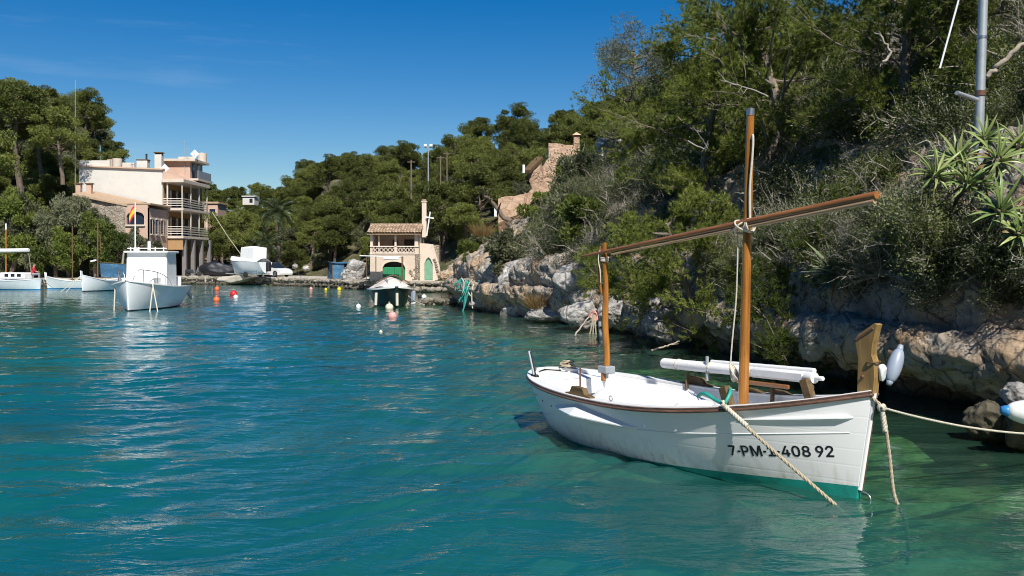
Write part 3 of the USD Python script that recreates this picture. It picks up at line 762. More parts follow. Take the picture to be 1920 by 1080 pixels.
# fittings that stand on the side: screws and two round outlets
for x, z in ((-2.05, .50), (-1.75, .46), (-1.42, .44), (-1.02, .41), (-.55, .40), (.0, .42), (1.72, .80), (1.80, .67)):
    y = -float(ysurf(x, z)); obj('bolt_head', tube([(x, y + .004, z), (x, y - .006, z)], .011, 8), M['black'], boat)
for x, z in ((.55, .475), (1.0, .50)):
    y = -float(ysurf(x, z)); obj('outlet', tube([(x, y + .004, z), (x, y - .008, z)], [.026, .022], 12), M['white'], boat, 40)
# registration number
def lettering(text, x0, z0, h, length):
    glyphs, x = [], 0.0
    for ch in text:
        if ch == ' ': x += .30 * h; continue
        t = meshkit.text_mesh(ch, h, .002, True)
        v, f = trimesh.remesh.subdivide_to_size(np.array(t.vertices), np.array(t.faces), .04)
        v[:, 0] -= v[:, 0].min()
        if ch == '-': v[:, 0] *= .55
        glyphs.append((v, f, x)); x += v[:, 0].max() + .16 * h
    k = length / x
    for v, f, x in glyphs:
        X_ = (v[:, 0] + x) * k + x0
        Z_ = v[:, 1] + z0 + .115 * (X_ - x0)
        obj('registration_character', (np.stack([X_, -(ysurf(X_, Z_) + .0015 + v[:, 2]), Z_], -1), f), M['black'], boat)
lettering('7-PM-1-408 92', 1.56, .285, .108, 1.02)
# ropes of the boat
bt = bworld([1.55, float(-H.pos(.78, 1.0, 1, .13)[1]), H.zs(.78) + .06])
r0 = bworld([1.66, float(-H.pos(.785, 1.0, 1, -.03)[1]), H.zs(.785) + .03])
w1 = P(1568, 948, 9.0)
p1 = MB(); p1.add(twisted(curve([r0, r0 * .6 + w1 * .4 + [0, 0, -.012], w1, w1 * 1.25 - r0 * .25], 40), .019))
pr = thing('mooring_rope', 'beige twisted rope slanting from a teal hose at the bow rail into the water', 'rope')
p1.build('line', M['rope'], pr, True)
obj('splice', twisted(np.linspace(r0 * .99 + w1 * .01, r0 * .78 + w1 * .22, 20), .028, 20), M['rope_pale'], pr, True)
hs = [bt + RB @ [-.40, -.03, -.01], bt + RB @ [-.25, -.07, .045], bt + RB @ [-.05, -.10, .0], r0 + [0, 0, .01]]
obj('hose', tube(curve(hs, 24), .021, 10), M['teal_hose'], pr, True)
obj('hose', tube(curve([r0 + RB @ [.02, 0, .02], r0 + RB @ [.02, .07, .11], r0 + RB @ [-.06, .16, .15], r0 + RB @ [-.12, .22, .08]], 20), .019, 10), M['teal_hose'], pr, True)
m = MB()
for k in range(3): m.add(coil(r0 + [0, 0, .012], RB @ [.4 + .3 * k, .6, .5 - .4 * k], .032, 1.2, .010, .01))
m.build('knot', M['rope_pale'], pr, True)
k0 = bworld([sx - .02, -.03, 1.03]); kn = P(1653, 764, 9.0)
w2 = P(1676, 925, 9.0)
r2 = thing('mooring_rope', 'beige rope with a knot hanging from the stem straight down into the water', 'rope')
obj('line', twisted(curve([k0, kn, kn * .5 + w2 * .5 + [.01, 0, 0], w2, w2 + [.10, -.05, -.30], w2 + [.14, .05, -.7]], 60), .018), M['rope'], r2, True)
obj('splice', twisted(np.linspace(kn, kn * .72 + w2 * .28, 20), .025, 20), M['rope_pale'], r2, True)
m = MB()
for k in range(4): m.add(coil(kn, (.5 - .3 * k, .3 * k, .6), .034, 1.3, .011, .012))
m.build('knot', M['rope_pale'], r2, True)
r3 = thing('shore_line', 'pale thin rope sagging from the stem knot to the rocks at the right', 'rope')
obj('line', twisted(sag(kn, [6.75, 10.9, .34], .10, 30), .012), M['rope_pale'], r3, True)
cl = thing('rope_heap', 'small coiled heap of beige rope lying on the stern rail of the white boat', 'rope', bworld(H.pos(.03, 1.0, 1, .06) + [.05, 0, .03]))
m = MB()
for k in range(7): m.add(coil((.03 * math.sin(k * 2.1), .03 * math.cos(k * 1.7), .012 + .014 * k), (.25 * math.sin(k), .2 * math.cos(k), 1), .10 - .007 * k, 1.3, .012, .012))
m.build('coils', M['rope'], cl, True)


# ------------------------------------------------------------------ plants
M['pine_leaf'] = foliage('pine_needles', (.080, .094, .021), (.225, .25, .06), .32)
M['pine_near'] = foliage('pine_needles_near', (.075, .10, .02), (.25, .285, .06), .35)
M['olive_leaf'] = foliage('grey_green_leaves', (.10, .108, .058), (.24, .25, .145), .25)
M['grey_leaf'] = foliage('silver_grey_leaves', (.15, .16, .12), (.30, .31, .25), .3)
M['dark_leaf'] = foliage('dark_leaves', (.05, .066, .022), (.18, .205, .075), .3, .4, .5)
M['mid_leaf'] = foliage('mid_green_leaves', (.07, .095, .02), (.19, .23, .05), .3)
M['yellow_leaf'] = foliage('yellow_green_leaves', (.16, .22, .02), (.36, .42, .05), .35)
M['straw'] = foliage('dry_grass', (.20, .13, .05), (.42, .30, .15), .25)
M['bark'] = plain('bark', (.15, .115, .085), .95, .35, 5, .6, 25)
M['pine_twig'] = plain('pine_twigs', (.20, .165, .13), .9, .35, 6)
M['grey_twig'] = plain('grey_twigs', (.30, .27, .23), .9, .35, 6)
M['dead_wood'] = plain('dead_wood', (.36, .31, .25), .9, .25, 5, .3, 40)
M['aloe'] = foliage('aloe_leaves', (.16, .24, .07), (.37, .43, .15), .2, .4, .5)
M['agave'] = foliage('agave_leaves', (.10, .15, .07), (.28, .33, .19), .15, .45, .5)
M['palm_leaf'] = foliage('palm_leaves', (.035, .055, .018), (.12, .15, .055), .2, .4, .5)

def unit(v): return v / (np.linalg.norm(v, axis=-1, keepdims=True) + 1e-12)

def leaf_quads(c, u, L, W, rng):
    """Pointed leaves: c base points, u directions; L and W lengths and widths."""
    n = len(c)
    w = unit(np.cross(u, rng.normal(size=(n, 3))))
    L, W = np.broadcast_to(L, (n,))[:, None], np.broadcast_to(W, (n,))[:, None]
    nn = np.cross(u, w)
    v = np.stack([c, c + u * L * .5 + w * W * .5 + nn * W * .12, c + u * L, c + u * L * .5 - w * W * .5 + nn * W * .12], 1).reshape(-1, 3)
    i = np.arange(n)[:, None] * 4
    return v, np.vstack([i + [0, 1, 2], i + [0, 2, 3]])

def needles(c, u, L, W, rng):
    n = len(c)
    w = unit(np.cross(u, rng.normal(size=(n, 3)))) * np.broadcast_to(W, (n,))[:, None] * .5
    v = np.stack([c + w, c - w, c + u * np.broadcast_to(L, (n,))[:, None]], 1).reshape(-1, 3)
    return v, np.arange(3 * n).reshape(-1, 3)

def limb(p0, d, L, r0, rng, wob=.25, n=7, lift=0.0, taper=.35):
    p, pts = np.array(p0, float), [np.array(p0, float)]
    d = np.array(d, float)
    for i in range(n - 1):
        d = unit(d + rng.normal(size=3) * wob / n * 2 + [0, 0, lift / n])
        p = p + d * L / (n - 1); pts.append(p.copy())
    return np.array(pts), np.linspace(r0, r0 * taper, n)

def far_pine(seed, h, r, flat, nclump, leafL=.26, leafW=.13, per=330, trunk=.45, mat_='pine_leaf', tr=None):
    nclump = int(nclump * 1.7)
    """Trunk with limbs, each limb ending in clumps of needles: (trunk mesh, crown mesh)."""
    rng = np.random.default_rng(seed)
    tm, cl = MB(), []
    lean = rng.normal(size=2) * .08
    tp, tr = limb((0, 0, -.6), (lean[0], lean[1], 1), h * .86 + .6, .10 + .016 * h if tr is None else tr, rng, .25, 9, .2, .25)
    tm.tube(tp, tr, 7)
    for k in range(nclump):
        f = rng.uniform(trunk, 1.0)
        b = np.array([np.interp(f, np.linspace(0, 1, 9), tp[:, j]) for j in range(3)])
        az = k * 2.4 + rng.uniform(-.4, .4)
        reach = r * (rng.uniform(.45, .95)) * np.sqrt(max(.08, 1 - ((f - trunk) / (1.04 - trunk)) ** 2.2))
        d = np.array([math.cos(az), math.sin(az), rng.uniform(.15, .6)])
        lp, lr = limb(b, d, reach, .05, rng, .35, 5, .15, .3)
        tm.tube(lp, lr, 4)
        for q in (lp[-1], lp[-2] * .6 + lp[-1] * .4 + rng.normal(size=3) * .2):
            cl.append((q, r * rng.uniform(.13, .31)))
    cl.append((tp[-1], r * .26))
    C, U = [], []
    for q, rr in cl:
        m_ = per
        dd = unit(rng.normal(size=(m_, 3)))
        rad = rr * rng.uniform(.25, 1.0, m_) ** .55
        c = q + dd * rad[:, None] * [1, 1, flat]
        C.append(c); U.append(unit(dd * .8 + [0, 0, .5] + rng.normal(size=(m_, 3)) * .6))
    C, U = np.vstack(C), np.vstack(U)
    return tm.mesh(), leaf_quads(C, U, leafL * rng.uniform(.6, 1.2, len(C)), leafW, rng)

def shrub(seed, r, h, nst, nleaf, L, W, up=.5, bare=0.0, dens=1.0):
    """Many stems from one foot, forking once, with leaves along the outer part: (stems, leaves)."""
    rng = np.random.default_rng(seed)
    tm, C, U = MB(), [], []
    for k in range(nst):
        az, el = rng.uniform(0, 6.28), rng.uniform(.15, 1.45)
        d = np.array([math.cos(az) * math.cos(el), math.sin(az) * math.cos(el), math.sin(el)])
        Ls = math.hypot(r * math.cos(el), h * math.sin(el)) * rng.uniform(.55, 1.05)
        p, rr = limb((0, 0, -.15), d, Ls, .010 * (1 + r), rng, .5, 6, .12, .25)
        tm.tube(p, rr, 3, caps=False)
        for j in range(4):
            b = p[rng.integers(2, 6)]
            q, qr = limb(b, unit(d + rng.normal(size=3) * .7), Ls * rng.uniform(.2, .5), .006 * (1 + r), rng, .5, 4, .1, .25)
            tm.tube(q, qr, 3, caps=False)
            nl = int(nleaf / nst / 4 * (0 if rng.uniform() < bare else 1))
            if nl:
                f = rng.uniform(.15, 1.0, nl)
                c = np.stack([np.interp(f, np.linspace(0, 1, 4), q[:, i]) for i in range(3)], 1)
                C.append(c + rng.normal(size=(nl, 3)) * (.05 + .05 * r)); U.append(unit(rng.normal(size=(nl, 3)) + [0, 0, up] + d * .6))
    C, U = np.vstack(C), np.vstack(U)
    return tm.mesh(), leaf_quads(C, U, L * rng.uniform(.6, 1.25, len(C)), W, rng)

def near_pine(seed, h, r, tufts, lean=(0, 0), trunk=.25, nl=20):
    rng = np.random.default_rng(seed)
    tm, C, U = MB(), [], []
    tp, tr = limb((0, 0, -.8), (lean[0], lean[1], 1), h + .8, .16, rng, .5, 12, .1, .2)
    tm.tube(tp, tr, 8)
    tips = []
    nb = 30
    for k in range(nb):
        f = trunk + (1 - trunk) * (k + rng.uniform()) / nb
        b = np.array([np.interp(f, np.linspace(0, 1, 12), tp[:, j]) for j in range(3)])
        az = k * 2.4 + rng.uniform(-.5, .5)
        reach = r * rng.uniform(.6, 1.05) * (1 - .55 * max(0, (f - .45) / .55) ** 1.5)
        p, pr = limb(b, (math.cos(az), math.sin(az), rng.uniform(-.1, .5)), reach, .032, rng, .5, 8, .25, .25)
        tm.tube(p, pr, 5)
        for j in range(9):
            i = rng.integers(2, 8)
            d2 = unit(unit(p[min(i + 1, 7)] - p[i - 1]) + rng.normal(size=3) * .65 + [0, 0, .15])
            q, qr = limb(p[i], d2, reach * rng.uniform(.2, .42), .010, rng, .5, 5, .25, .3)
            tm.tube(q, qr, 3, caps=False)
            tips.append(q)
    tips = np.array(tips)
    for _ in range(tufts):
        q = tips[rng.integers(len(tips))]
        f = rng.uniform(.25, 1.0)
        c = np.array([np.interp(f, np.linspace(0, 1, 5), q[:, j]) for j in range(3)]) + rng.normal(size=3) * .10
        ax = unit(q[-1] - q[0] + rng.normal(size=3) * .35 + [0, 0, .25])
        ax = unit(ax)
        C.append(np.repeat(c[None], nl, 0) + ax * rng.uniform(0, .07, nl)[:, None])
        U.append(unit(ax + rng.normal(size=(nl, 3)) * .55))
    C, U = np.vstack(C), np.vstack(U)
    return tm.mesh(), needles(C, U, rng.uniform(.07, .14, len(C)), .014, rng)

def dry_bush(seed, r, n=26, gen=2):
    rng = np.random.default_rng(seed)
    m = MB()
    def grow(p0, d, L, r0, g):
        p, pr = limb(p0, d, L, r0, rng, .75, 7, .05, .3)
        m.tube(p, pr, 3, caps=False)
        if g:
            for j in range(5):
                grow(p[rng.integers(2, 7)], unit(d + rng.normal(size=3) * .75), L * rng.uniform(.3, .6), r0 * .5, g - 1)
    for k in range(n):
        grow((0, 0, -.1), unit(rng.normal(size=3) * [1, 1, .5] + [0, 0, .55]), r * rng.uniform(.6, 1.1), .012, gen)
    return m.mesh()

def rosette(seed, n, L, W, droop, mat_key=None, up0=1.25, keel=.25):
    """Fleshy pointed leaves round one heart; each leaf a mesh of its own. The list of leaf meshes."""
    rng = np.random.default_rng(seed)
    out = []
    for k in range(n):
        az = k * 2.39996 + rng.uniform(-.15, .15)
        f = (k + .5) / n
        el = up0 - f * (up0 + .35) + rng.uniform(-.12, .12)
        Lk = L * rng.uniform(.8, 1.1) * (.62 + .38 * math.sin(math.pi * min(1, f + .25)))
        t = np.linspace(0, 1, 7)
        e = el - droop * t ** 1.6 * (.6 + .6 * f)
        dx, dz = np.cumsum(np.cos(e)) * Lk / 7, np.cumsum(np.sin(e)) * Lk / 7
        w = W * np.clip((1 - t) ** .75 * (.62 + 1.1 * t * (1 - t)), .004, 1) * 1.0
        mid = np.stack([dx, 0 * t, dz], -1)
        nrm = np.stack([-np.sin(e), 0 * t, np.cos(e)], -1)
        sd = np.stack([0 * t, w / 2, 0 * t], -1)
        up = nrm * (w * keel)[:, None]
        g = np.stack([mid + sd + up, mid - up * .3, mid - sd + up, mid - up * 1.1, mid + sd + up], 1)
        v, fcs = grid_mesh(g)
        out.append((v @ rotz(az).T, fcs))
    return out

PINES = []
def proto(kind, idx):
    return PROTO[kind][idx % len(PROTO[kind])]
PROTO, MADE = {}, {}
rs = np.random.default_rng
PROTO['forest_pine'] = [far_pine(100 + i, h, r, fl, nc, per=int(pp * .72), leafL=.22, leafW=.10) for i, (h, r, fl, nc, pp) in enumerate([(6.2, 2.6, .62, 17, 240), (5.2, 2.4, .7, 15, 250), (7.4, 2.9, .5, 18, 230), (4.4, 2.1, .75, 13, 240), (6.6, 3.2, .5, 18, 240)])]
PROTO['forest_olive'] = [far_pine(140 + i, h, r, .8, nc, .19, .085, per, .25) for i, (h, r, nc, per) in enumerate([(3.6, 1.9, 13, 260), (4.4, 2.3, 15, 260), (2.8, 1.7, 12, 260)])]
PROTO['far_shrub'] = [far_pine(160 + i, h, r, .8, nc, .16, .08, 210, .1) for i, (h, r, nc) in enumerate([(1.6, 1.1, 9), (1.2, 1.0, 8), (2.1, 1.3, 10)])]
PROTO['leafy_shrub'] = [shrub(200 + i, r, h, 46, nl, L, W, .4, .1) for i, (r, h, nl, L, W) in enumerate([(1.0, .95, 9500, .060, .026), (1.2, 1.2, 11000, .065, .026), (.9, .8, 8500, .050, .024)])]
PROTO['grey_shrub'] = [shrub(220 + i, r, h, 54, nl, L, W, .6, .3) for i, (r, h, nl, L, W) in enumerate([(1.0, 1.0, 7000, .055, .013), (1.2, 1.3, 8000, .06, .014), (.9, .75, 6500, .05, .012)])]
PROTO['dry_bush'] = [(dry_bush(240 + i, r), None) for i, r in enumerate([.9, 1.2])]
PROTO['near_pine'] = [near_pine(260, 5.2, 3.2, 7600, (.0, .05), .15), near_pine(261, 4.4, 2.9, 6600, (.06, 0), .1), near_pine(262, 3.2, 2.3, 4600, (.0, .1), .05)]
def grass_tuft(seed, n, L, r):
    rng = rs(seed); az = rng.uniform(0, 6.28, n)
    c = np.stack([np.cos(az) * rng.uniform(0, r, n), np.sin(az) * rng.uniform(0, r, n), np.full(n, -.05)], 1)
    u = unit(np.stack([np.cos(az) * .6, np.sin(az) * .6, np.ones(n)], 1) + rng.normal(size=(n, 3)) * .3)
    return needles(c, u, L * rng.uniform(.5, 1.1, n), .012, rng)
PROTO['grass_tuft'] = [(None, grass_tuft(300, 420, .65, .28)), (None, grass_tuft(301, 380, .5, .35))]

def plant(kind, name, idx, mat_leaf, label, cat, loc, rz, scale, group=None, tilt=None, trunk_mat='bark', parts=('trunk', 'crown')):
    """The first plant of a kind and material carries the meshes; the others refer to it."""
    key = (kind, idx % len(PROTO[kind]), mat_leaf)
    if key in MADE:
        return dup(MADE[key], name, label, loc, rz, scale, tilt, group)
    t = thing(name, label, cat, loc, rz, group, scale, tilt)
    tk, cr = PROTO[kind][idx % len(PROTO[kind])]
    if tk is not None: obj(parts[0], tk, M[trunk_mat], t)
    if cr is not None: obj(parts[1], cr, M[mat_leaf], t)
    MADE[key] = t
    return t

rng = rs(77)
def scatter(n, x0, x1, y0, y1, ok, gap):
    """n spots at least gap(y) apart inside the box where ok(x, y, z, d...) holds."""
    x, y = rng.uniform(x0, x1, n * 30), rng.uniform(y0, y1, n * 30)
    z, d, dr, dq = land(x, y)
    z = slope(x, y)
    good = ok(x, y, z, d, dr, dq)
    out = np.zeros((0, 3))
    for a, b, c in zip(x[good], y[good], z[good]):
        if len(out) and (((out[:, 0] - a) ** 2 + (out[:, 1] - b) ** 2) < gap ** 2).any(): continue
        out = np.vstack([out, [a, b, c]])
        if len(out) >= n: break
    return out

HOUSE = (-9.75, 79.6)
def clear(x, y):
    """Ground kept free: the boathouse, the quay, the flats, the terraced house, sight to the palm trees."""
    b = x / y
    a = ~((np.abs(x - HOUSE[0]) < 4.6) & (y < 84))
    a &= ~((x > -50) & (x < -32) & (y < 121) & (y > 84))
    a &= ~((b > -.30) & (b < -.15) & (y < 97))
    a &= ~((b > -.32) & (b < -.235) & (y < 128))
    a &= ~((x > -1.8) & (x < 5.8) & (y > 45) & (y < 71) & (b < .06) & (b > -.03))
    return a

inview = lambda x, y: (np.abs(x / y) < .60)
# the wooded hill behind the boathouse and the quay
for i, (x, y, z) in enumerate(scatter(165, -34, 30, 83, 134, lambda x, y, z, d, dr, dq: (d > 4) & clear(x, y) & inview(x, y) & (x / y > -.235) & (z > 1.5), 2.25)):
    plant('forest_pine', 'pine_tree', i, 'pine_leaf', 'dark green pine tree in the dense wood on the hill behind the boathouse', 'tree', (x, y, z - .2), rng.uniform(0, 6.28), rng.uniform(.7, 1.1), 'pines on the wooded hill')
for i, (x, y, z) in enumerate(scatter(110, -34, 30, 82, 134, lambda x, y, z, d, dr, dq: (d > 3) & clear(x, y) & inview(x, y) & (x / y > -.235) & (z > 1.2), 2.6)):
    plant('forest_olive', 'olive_tree', i, 'olive_leaf', 'grey green bushy olive tree between the pines behind the boathouse', 'tree', (x, y, z - .2), rng.uniform(0, 6.28), rng.uniform(.6, 1.05), 'grey green trees on the wooded hill')
# trees in the gap behind the car and the palms, and on the far ridge
for i, (x, y, z) in enumerate(scatter(60, -75, -20, 100, 165, lambda x, y, z, d, dr, dq: clear(x, y) & (x / y > -.36) & (x / y < -.215) & (d > 6), 2.9)):
    plant('forest_pine', 'pine_tree', i + 1, 'pine_leaf', 'green pine tree in the valley behind the palms and the parked car', 'tree', (x, y, z - .2), rng.uniform(0, 6.28), rng.uniform(.7, 1.15), 'pines in the valley')
spots = scatter(150, -130, -20, 178, 250, lambda x, y, z, d, dr, dq: (x / y > -.42) & (x / y < -.12), 3.0)
wood = UsdGeom.PointInstancer.Define(stage, '/World/distant_wood')
tag(wood.GetPrim(), kind='stuff')
for i in range(4): wood.CreatePrototypesRel().AddTarget(obj('crown', PROTO['forest_pine'][i][1], M['pine_leaf'], wood).GetPath())
wood.CreateProtoIndicesAttr(Vt.IntArray([i % 4 for i in range(len(spots))]))
wood.CreatePositionsAttr(Vt.Vec3fArray([Gf.Vec3f(*map(float, q)) for q in spots]))
wood.CreateScalesAttr(Vt.Vec3fArray([Gf.Vec3f(float(k)) for k in rng.uniform(.8, 1.2, len(spots))]))
# left hill
for i, (x, y, z) in enumerate(scatter(110, -85, -36, 92, 150, lambda x, y, z, d, dr, dq: clear(x, y) & (x / y > -.62) & (x / y < -.385) & (dq > 2.2), 2.4)):
    k = rng.uniform()
    if k < .62: plant('forest_pine', 'pine_tree', i, 'pine_leaf', 'dark pine tree on the steep left hill beside the block of flats', 'tree', (x, y, z - .2), rng.uniform(0, 6.28), rng.uniform(.7, 1.1), 'pines on the left hill')
    else: plant('forest_olive', 'olive_tree', i, 'olive_leaf', 'grey green olive tree on the left hill above the moored boats', 'tree', (x, y, z - .2), rng.uniform(0, 6.28), rng.uniform(.8, 1.3), 'olives on the left hill')
for px, pt, D, k, sc, ml, lb in ((140, 388, 91.5, 1, 1.2, 'olive_leaf', 'large grey green olive left of the stone wing, behind the bow-on boat'), (105, 400, 91, 1, 1.3, 'olive_leaf', 'broad grey green olive over the gap between the second and third boat'), (55, 395, 92, 0, 1.5, 'olive_leaf', 'broad olive above the stern of the leftmost boat'),
                            (188, 418, 90.8, 0, 1.15, 'olive_leaf', 'grey green tree in front of the stone wall of the low wing'), (228, 446, 90.6, 2, 1.15, 'mid_leaf', 'dense green bush in front of the arched window'), (266, 450, 91, 2, 1.1, 'olive_leaf', 'grey green bush below the arched window'), (300, 462, 92.5, 2, 1.1, 'olive_leaf', 'bush below the shaded side windows of the low wing'),
                            (180, 430, 90.5, 2, 1.4, 'mid_leaf', 'green bush under the big olive behind the bow-on boat'), (20, 385, 91, 0, 1.6, 'mid_leaf', 'green tree behind the mast of the leftmost boat'), (75, 440, 90.3, 2, 1.4, 'mid_leaf', 'low dark green bush on the left quay behind the bare dark mast'), (130, 445, 90.3, 2, 1.3, 'mid_leaf', 'low green bush on the left quay behind the bow-on boat')):
    hh = [3.6, 4.4, 2.8][k] * sc
    top = P(px, pt, D)
    plant('forest_olive', 'quayside_tree', k, ml, lb, 'tree', (top[0], D, max(QZ, top[2] - hh)), rng.uniform(0, 6.28), (sc, sc, sc * min(1.25, max(.8, (top[2] - QZ) / hh))))
# bank above the rocks on the right, in the middle distance
def bank(y0, y1): return lambda x, y, z, d, dr, dq: (d > .9) & (dr < 26) & (x / y < .42) & (x / y > -.12) & (dr < dq + 2) & clear(x, y) & (y > y0) & (y < y1)
for i, (x, y, z) in enumerate(scatter(120, -6, 20, 36, 82, bank(36, 82), 1.25)):
    k = rng.uniform()
    ml, nm, lb, g = (('olive_leaf', 'grey_shrub', 'grey green shrub on the dry bank above the pale rocks', 'grey green shrubs on the bank') if k < .62 else ('mid_leaf', 'green_shrub', 'low green shrub on the dry bank above the pale rocks', 'green shrubs on the bank'))
    plant('far_shrub', nm, i, ml, lb, 'shrub', (x, y, z - .25), rng.uniform(0, 6.28), rng.uniform(.6, 1.25), g, parts=('stems', 'foliage'))
for i, (x, y, z) in enumerate(scatter(46, -4, 24, 44, 84, lambda x, y, z, d, dr, dq: (dr > 7) & (x / y < .42) & clear(x, y) & (d > 5), 2.6)):
    k = rng.uniform()
    plant('forest_olive', 'olive_tree', i, 'olive_leaf' if k < .6 else 'mid_leaf', 'bushy round tree on the slope between the tiled roofs and the near pines', 'tree', (x, y, z - .3), rng.uniform(0, 6.28), rng.uniform(.5, .95), 'bushy trees on the slope')
# the near right slope: a thicket of shrubs down to the cliff edge, with pines above
nearok = lambda lo, hi: (lambda x, y, z, d, dr, dq: (d > lo) & (d < hi) & (x / y < .66) & (x / y > .03))
for i, (x, y, z) in enumerate(scatter(270, 0, 30, 7.5, 46, nearok(.9, 13), .74)):
    near_aloe = y < 15.4 and x < 9.2
    if near_aloe and float(land(x, y)[2]) < 1.5: continue
    k = rng.uniform()
    sc = rng.uniform(.75, 1.3) * (.6 if near_aloe else 1)
    tl = (rng.uniform(-18, 18), rng.uniform(-25, 5))
    if k < .38: plant('leafy_shrub', 'leafy_shrub', i, 'dark_leaf', 'dark green leafy shrub in the thicket on the steep right slope', 'shrub', (x, y, z - .15), rng.uniform(0, 6.28), sc, 'dark shrubs on the right slope', tl, 'grey_twig', ('stems', 'foliage'))
    elif k < .54: plant('leafy_shrub', 'leafy_shrub', i, 'mid_leaf', 'mid green leafy shrub in the thicket on the steep right slope', 'shrub', (x, y, z - .15), rng.uniform(0, 6.28), sc, 'mid green shrubs on the right slope', tl, 'grey_twig', ('stems', 'foliage'))
    elif k < .9: plant('grey_shrub', 'grey_shrub', i, 'olive_leaf', 'grey green twiggy shrub in the thicket on the steep right slope', 'shrub', (x, y, z - .15), rng.uniform(0, 6.28), sc, 'grey green shrubs on the right slope', tl, 'grey_twig', ('stems', 'foliage'))
    else: plant('dry_bush', 'dry_bush', i, 'straw', 'leafless grey bush of bare twigs on the steep right slope', 'bush', (x, y, z - .1), rng.uniform(0, 6.28), sc * .9, 'bare grey bushes on the right slope', tl, 'grey_twig', ('twigs', 'x'))
# shrubs that hang over the cliff edge
L_ = shapely.LineString(COAST_R)
for i in range(84):
    s = rng.uniform(30, 50)
    q = np.array(L_.interpolate(s).coords[0]); t = np.array(L_.interpolate(s + .3).coords[0]) - q; t /= np.linalg.norm(t)
    p = q + np.array([t[1], -t[0]]) * rng.uniform(.25, 1.0)
    if p[1] < 12.0 or p[1] > 24: continue
    zz = rng.uniform(1.9, 2.9)
    k = rng.uniform()
    az = math.atan2(-t[0], t[1])
    plant('leafy_shrub' if k < .7 else 'grey_shrub', 'hanging_shrub', i, 'dark_leaf' if k < .7 else 'olive_leaf', 'leafy shrub hanging over the edge of the shaded cliff' if k < .7 else 'grey twiggy shrub hanging over the edge of the shaded cliff', 'shrub',
          (p[0], p[1], zz), rng.uniform(0, 6.28), rng.uniform(.5, .85), 'dark shrubs hanging over the cliff' if k < .7 else 'grey shrubs hanging over the cliff', (rng.uniform(-15, 15), rng.uniform(-60, -15)), 'grey_twig', ('stems', 'foliage'))
def on_slope(px, py, D):
    p = P(px, py, D); return p
near_pines = [(1370, 215, 25, 0, 1.1, 'large pine with light green needle tufts above and behind the mast top'),
              (1560, 330, 19, 1, 1.1, 'pine with light green needles on the right slope, just above the slanting yard end'),
              (1335, 190, 30, 0, 1.1, 'tall dark pine at the left edge of the right slope beside the grey tree'),
              (1450, 160, 27, 2, 1.4, 'pine in the middle of the right slope, above the tip of the mast'),
              (1690, 160, 22, 1, 1.0, 'pine on the upper right slope between the yard end and the grey pole'),
              (1440, 30, 33, 0, 1.1, 'pine at the top of the right slope whose crown leaves the picture'),
              (1840, 70, 21, 2, 1.1, 'small pine at the upper right edge behind the grey pole')]
for px, py, D, k, sc, lb in near_pines:
    p = P(px, py + 40, D)
    z = min(p[2], float(ground(p[0], p[1])[0]) + .4)
    plant('near_pine', 'near_pine_tree', k, 'pine_near', lb, 'tree', (p[0], p[1], z - .2), rng.uniform(0, 6.28), sc, None, (rng.uniform(-12, 12), rng.uniform(-22, -4)), 'pine_twig')
# big pines on the left hilltop, with bare stems below the crowns
for px, pt, D, sc, k, lb in ((40, 150, 100, 1.55, 2, 'broad dark pine whose rounded crown is the highest on the left hill'), (118, 205, 98, 1.1, 4, 'pine with bare leaning trunk and flat crown left of the flats'), (-20, 230, 92, 1.4, 0, 'large dark pine at the left edge of the hill'), (78, 188, 104, 1.25, 4, 'flat topped pine between the broad pine and the leaning one')):
    hh = [6.2, 5.2, 7.4, 4.4, 6.6][k] * sc
    top = P(px, pt, D)
    t = plant('forest_pine', 'hilltop_pine', k, 'pine_leaf', lb, 'tree', (top[0], D, top[2] - hh * 1.0), rng.uniform(0, 6.28), sc)
# the thin grey tree against the sky
tk, cr = far_pine(411, 4.8, 2.6, .85, 13, .12, .04, 300, .36, tr=.045)
p = P(1172, 236, 42)
t = thing('grey_tree', 'slender half bare grey tree standing against the sky left of the big pines', 'tree', p, 1.0, None, .98)
obj('trunk', tk, M['bark'], t); obj('crown', cr, M['grey_leaf'], t)
# special plants
def one(kind, idx, name, ml, lb, cat, p, sc, tilt=None, tm='grey_twig', parts=('stems', 'foliage')):
    return plant(kind, name, idx, ml, lb, cat, p, 1.3, sc, None, tilt, tm, parts)
one('leafy_shrub', 2, 'euphorbia', 'yellow_leaf', 'bright yellow green bush beside the top of the short mast', 'shrub', P(1112, 485, 33), .75)
one('leafy_shrub', 2, 'euphorbia', 'yellow_leaf', 'yellow flowering bush high on the bank below the tiled roofs', 'shrub', P(1085, 440, 42), .6)
one('leafy_shrub', 0, 'broom_bush', 'mid_leaf', 'bright green bush growing from the cleft between the pale rocks', 'shrub', P(948, 540, 43.6), .55)
one('leafy_shrub', 1, 'big_green_bush', 'mid_leaf', 'large dense green bush right of the tiled roof with the small chimney', 'shrub', P(1112, 375, 52), 2.6)
one('grass_tuft', 0, 'dry_grass', 'straw', 'tuft of ochre dry grass among the pale rocks left of the short mast', 'grass tuft', P(1045, 545, 38), 1.9)
one('grass_tuft', 1, 'dry_grass', 'straw', 'dry grass tuft under the shaded rocks right of the short mast', 'grass tuft', P(1215, 545, 29), 1.4)
for k, (px, py, D, lb) in enumerate(((1010, 575, 36, 'pale grass tuft hanging on the rocks in the middle of the bank'), (1190, 480, 31, 'grass tuft beside the top of the short mast'), (905, 440, 50, 'pale grass tuft above the boulders at the head of the bank'))):
    one('grass_tuft', k, 'dry_grass', 'straw', lb, 'grass tuft', P(px, py, D), 1.5)
